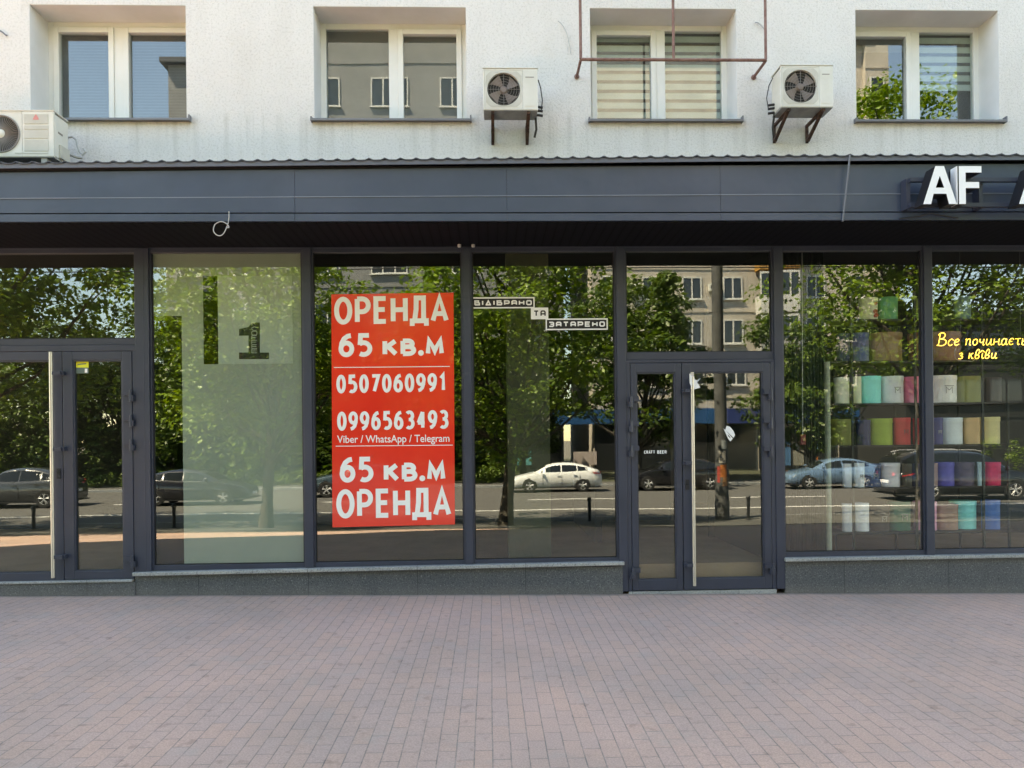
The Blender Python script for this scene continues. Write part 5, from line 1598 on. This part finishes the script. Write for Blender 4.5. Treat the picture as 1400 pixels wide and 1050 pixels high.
    k = MB(); k.box(-.012, .10, -.42, .42, .52, .60); k.box(.05, L - .05, -interp(sh['w'], 2.3) - .006, interp(sh['w'], 2.3) + .006, .215, .26); k.build('grille', M['trim'], o)
    for sgn in (-1, 1):
        yb_ = interp(sh['w'], 2.4)
        for xd in (cut[1] + .02, cut[0] - .12, cut[2] + .12):
            k = MB(); k.box(xd - .006, xd + .006, min(sgn * (yb_ - .05), sgn * (yb_ + .004)), max(sgn * (yb_ - .05), sgn * (yb_ + .004)), .33, .86); k.build('door_seam', M['trim'], o)
        for xd in (cut[1] - .22, cut[2] - .2):
            k = MB(); k.box(xd, xd + .17, min(sgn * yb_ * .98, sgn * (yb_ + .02)), max(sgn * yb_ * .98, sgn * (yb_ + .02)), interp(sh['zt'], xd) - .19, interp(sh['zt'], xd) - .165); k.build('door_handle', paint, o)
    if kind == 'van':
        for sgn in (-1, 1):
            k = MB(); k.tube([(2.0, sgn * .62, 1.71), (2.2, sgn * .62, 1.76), (4.2, sgn * .62, 1.755), (4.5, sgn * .62, 1.69)], .016, 6); k.build('roof_rail', M['rim'], o)
    return o
def paint(name, c, metal=0.2):
    return flat(name, c, .28, .03, coat=1.0, metal=metal)
car('suv', paint('dark_grey_paint', (0.05, 0.055, 0.062)), 'dark grey coupe-shaped off-road car mirrored in the door with the yellow sticker', -48, 112, 21.4)
car('sedan', paint('black_paint', (0.012, 0.013, 0.022)), 'black saloon car with its bonnet mirrored in the frosted window', 347, 190, 21.4)
car('sedan', paint('teal_grey_paint', (0.05, 0.085, 0.11)), 'blue grey saloon car mostly hidden by the red poster', 424, 568, 24.5)
car('sedan', paint('white_paint', (0.80, 0.81, 0.81), 0), 'white saloon car mirrored below the stepped white lettering', 697, 820, 26.2)
car('sedan', paint('black_gloss_paint', (0.010, 0.010, 0.014)), 'black saloon car mirrored in the double doors with the beer lettering', 856, 988, 26.6)
car('sedan', paint('light_blue_paint', (0.16, 0.27, 0.40), .35), 'light blue saloon car mirrored beside the pale post', 1067, 1196, 26.6)
car('van', paint('black_van_paint', (0.008, 0.008, 0.010)), 'long black people carrier mirrored behind the lower shelves of boxes', 1398, 1206, 19.5)

# bollards, pole, ------------------------------------------------------
bo = None
M['bollard'] = flat('dark_bollard_paint', (0.02, 0.022, 0.024), 0.5)
for px, dp, lab in ((45, 11.9, 'short dark kerbside bollard mirrored below the grey car'), (236, 11.9, 'short dark kerbside bollard mirrored beside the frosted window'), (806, 12.3, 'short dark kerbside bollard mirrored below the boot of the white car'),
                    (1020, 12.3, 'short dark kerbside bollard mirrored beyond the posted pole')):
    p = ground_mir(px, dp, zg(0, dp))
    if bo is None:
        bo = empty('bollard', p, 0, lab, 'bollard', 'bollards along the kerb')
        k = MB(); k.lathe([(.07, -.05), (.07, .03), (.048, .05), (.048, .60), (0, .60)], (0, 0, 0), 'z', 14); k.build('post', M['bollard'], bo, smooth=True)
        k = MB(); k.lathe([(.056, .56), (.062, .60), (.062, .64), (.03, .68), (0, .685)], (0, 0, 0), 'z', 14); k.build('cap', M['bollard'], bo, smooth=True)
    else:
        c2 = copy_tree(bo); c2.location = p; c2['label'] = lab
p = ground_mir(984, 12.4, zg(0, 12.4))
pl = empty('utility_pole', p, 0, 'thick dark street pole covered in posted bills mirrored in the double doors', 'pole')
M['polem'] = mat_var('grimy_concrete', (0.055, 0.058, 0.06), (0.10, 0.102, 0.10), 3, .8)
k = MB(); k.lathe([(.20, -.1), (.20, .5), (.185, .55), (.165, 3), (.14, 10.5), (0, 10.5)], (0, 0, 0), 'z', 18); k.build('pole', M['polem'], pl, smooth=True)
for (z0_, z1_, a0, a1, c_) in ((1.2, 1.55, 60, 120, (.45, .14, .04)), (1.6, 1.95, 70, 130, (.42, .40, .36)), (.95, 1.2, 50, 100, (.40, .20, .10)), (2.0, 2.25, 55, 105, (.30, .33, .34)), (1.05, 1.5, 122, 150, (.40, .05, .04))):
    k = MB(); A_ = [R(a0 + (a1 - a0) * i / 6) for i in range(7)]
    k.add([(.1755 * math.cos(t) * 1.04, .1755 * math.sin(t) * 1.04, z) for z in (z0_, z1_) for t in A_], [(i, i + 1, 8 + i, 7 + i) for i in range(6)])
    k.build('posted_bill', flat('bill_paper', c_, .8), pl)
k = MB()
for z in (7.2, 7.6): k.tube([(-40 - p.x, .0, z + .4), (-20, .0, z - .1), (0, 0, z), (20, 0, z - .1), (40, 0, z + .3)], .018, 5)
k.build('overhead_wire', M['cable_b'], pl)

# blocks of flats
def plaster(name, c1, c2):
    return mat_var(name, c1, c2, .6, .9)
M['far_pane'] = flat('far_window_glass', (0.035, 0.045, 0.055), 0.05)
M['far_frame'] = flat('far_window_frame', (0.62, 0.61, 0.58), 0.5)
def block(label, pxa, pxb, dp, h, floors, cols, wall, winw, winh, sash, skip=(), base_h=3.6, fl_h=3.0, gfloor=None):
    a, b_ = ground_mir(pxa, dp, -.6), ground_mir(pxb, dp, -.6)
    W_ = b_.x - a.x
    o = empty('apartment_block', a, 0, label, 'building')
    k = MB(); k.box(0, W_, -14, 0, -.2, h)
    for f in range(floors + 1): k.box(-.03, W_ + .03, .001, .05, base_h + f * fl_h - .55, base_h + f * fl_h - .43)
    k.build('wall', wall, o)
    k = MB(); k.box(-.4, W_ + .4, -14.4, .5, h, h + .35); k.build('roof', M['roof'], o)
    proto = None
    step = W_ / cols
    for f in range(floors):
        for c_ in range(cols):
            if (f, c_) in skip: continue
            x = step * (c_ + .5); z = base_h + f * fl_h + .35
            if proto is None:
                k = MB(); t = .09
                k.box(-winw / 2, -winw / 2 + t, .0, .06, 0, winh); k.box(winw / 2 - t, winw / 2, .0, .06, 0, winh); k.box(-winw / 2 + t, winw / 2 - t, .0, .06, 0, t); k.box(-winw / 2 + t, winw / 2 - t, .0, .06, winh - t, winh)
                for q_ in range(1, sash):
                    xx = -winw / 2 + winw * q_ / sash; k.box(xx - .05, xx + .05, .001, .055, t, winh - t)
                k.box(-winw / 2 - .08, winw / 2 + .08, .001, .16, -.07, -.001)
                proto = k.build('window', M['far_frame'], o)
                g_ = MB(); g_.box(-winw / 2 + t, winw / 2 - t, .005, .02, t, winh - t); g_.build('pane', M['far_pane'], proto)
                w_ = proto
            else:
                w_ = copy_tree(proto, o)
            w_.location = (x, 0, z)
    return o, W_, step
M['grey_pl'] = plaster('grey_concrete_panels', (0.205, 0.205, 0.205), (0.25, 0.25, 0.25))
M['beige_pl'] = plaster('warm_grey_plaster', (0.43, 0.385, 0.33), (0.52, 0.465, 0.405))
bB, wB, sB = block('tall grey block of flats mirrored in the second upper window', 298, 772, 43, 34.5, 6, 5, M['grey_pl'], 2.6, 2.1, 3, base_h=5.45, fl_h=4.0)
bD, wD, sD = block('lower grey wing beside the tall block mirrored in the blue upper window', 229, 297, 43.2, 28.8, 6, 1, M['grey_pl'], 1.5, 2.0, 2, skip={(5, 0), (4, 0)}, base_h=5.45, fl_h=4.0)
bA, wA, sA = block('beige block of flats with balconies mirrored above the double doors', 812, 1196, 42, 29.8, 5, 7, M['beige_pl'], 1.35, 1.6, 2, skip={(f, 4) for f in range(6)}, base_h=5.5, fl_h=3.0)
bE, wE, sE = block('narrow stair tower at the end of the beige block of flats', 1197, 1229, 41.6, 31.5, 8, 1, M['beige_pl'], 1.0, 1.5, 1, base_h=4.5, fl_h=3.0)
M['dark_pl'] = plaster('added_dark_backdrop', (0.010, 0.012, 0.012), (0.017, 0.019, 0.019))
bF, wF, sF = block('made-up low dark building added to darken the reflection behind the shelves of boxes', 1236, 1560, 36, 9.5, 2, 6, M['dark_pl'], 2.2, 1.5, 2, base_h=3.9, fl_h=2.9)  # invented block, added so the glass mirrors something dark behind the boxes
for o_ in bF.children:
    if o_.name.startswith('window'): o_.data.materials[0] = M['trim']
bcol = [flat('ochre_panel', (.42, .21, .05)), flat('pale_panel', (.62, .60, .56)), flat('grey_panel', (.36, .35, .33))]
for f in range(5):
    z = 4.9 + f * 3.0
    x0, x1 = sA * 4.05, sA * 4.95
    k = MB()
    k.box(x0, x1, .06, 1.1, z - .15, z); k.box(x0, x1, 1.02, 1.1, z + .001, z + 1.05); k.box(x0, x0 + .08, .06, 1.019, z + .001, z + 1.05); k.box(x1 - .08, x1, .06, 1.019, z + .001, z + 1.05)
    bb = k.build('balcony', bcol[(2, 2, 1, 0, 1)[f]], bA)
    k = MB(); k.box(x0, x1, 1.03, 1.09, z + 2.55, z + 2.7)
    for i in range(5):
        xx = x0 + (x1 - x0 - .1) * i / 4; k.box(xx, xx + .1, 1.03, 1.09, z + 1.051, z + 2.549)
    k.build('balcony_frame', M['far_frame'], bb)
    k = MB(); k.box(x0 + .1, x1 - .1, 1.045, 1.06, z + 1.06, z + 2.54); k.build('balcony_glass', M['far_pane'], bb)
for (c_, f) in ((3, 2), (2, 1), (3, 0), (1, 2)):
    k = MB(); x, z = sA * c_ - .3, 5.5 + f * 3 + .9
    k.box(x, x + .75, .05, .38, z, z + .55); k.lathe([(0, .385), (.2, .386)], (x + .28, 0, z + .27), 'y', 16, 1)
    k.build('cooling_unit', [M['ac'], M['fan_well']], bA)
# shops at the foot of both blocks
M['bluesign'] = flat('blue_shop_sign', (0.012, 0.085, 0.23), 0.5)
M['bluesign2'] = flat('navy_shop_sign', (0.02, 0.04, 0.16), 0.5)
M['shopdark'] = flat('dark_shop_glass', (0.02, 0.023, 0.025), 0.12)
for i, (fa_, fb_, mm) in enumerate(((-.15, .10, 'bluesign'), (.12, .42, 'bluesign'), (.46, .60, 'bluesign2'), (.62, .80, 'bluesign'), (.84, 1.0, 'bluesign'))):
    k = MB(); k.box(wA * fa_, wA * fb_, .06, .5, 3.25, 4.25); k.build('shop_sign', M[mm], bA)
for i in range(7):
    k = MB(); x = wA * i / 7; k.box(x + .12, x + wA / 7 - .12, .04, .1, .1, 3.2); w_ = k.build('shop_window', M['shopdark'], bA)
for (x, z, w_, h_, c_) in ((.62, .6, .8, 1.2, (.40, .12, .03)), (.66, .4, .6, 1.6, (.06, .16, .30)), (.76, 1.2, .5, .9, (.12, .28, .45)), (.76, .6, .5, .55, (.45, .14, .03)), (.70, .4, .7, 1.0, (.25, .24, .2)), (-.07, .5, 1.6, .9, (.5, .42, .40))):
    k = MB(); k.box(wA * x, wA * x + w_, .11, .14, z, z + h_); k.build('shop_poster', flat('shop_poster_print', c_), bA)
for i in range(9):
    k = MB(); x = wB * i / 9; k.box(x + .2, x + wB / 9 - .2, .04, .1, .2, 3.3); k.build('shop_window', M['shopdark'], bB)
k = MB(); k.box(wB * .86, wB * .86 + 1.0, .11, .14, .5, 2.3); k.build('shop_poster', flat('turquoise_print', (.08, .35, .38)), bB)
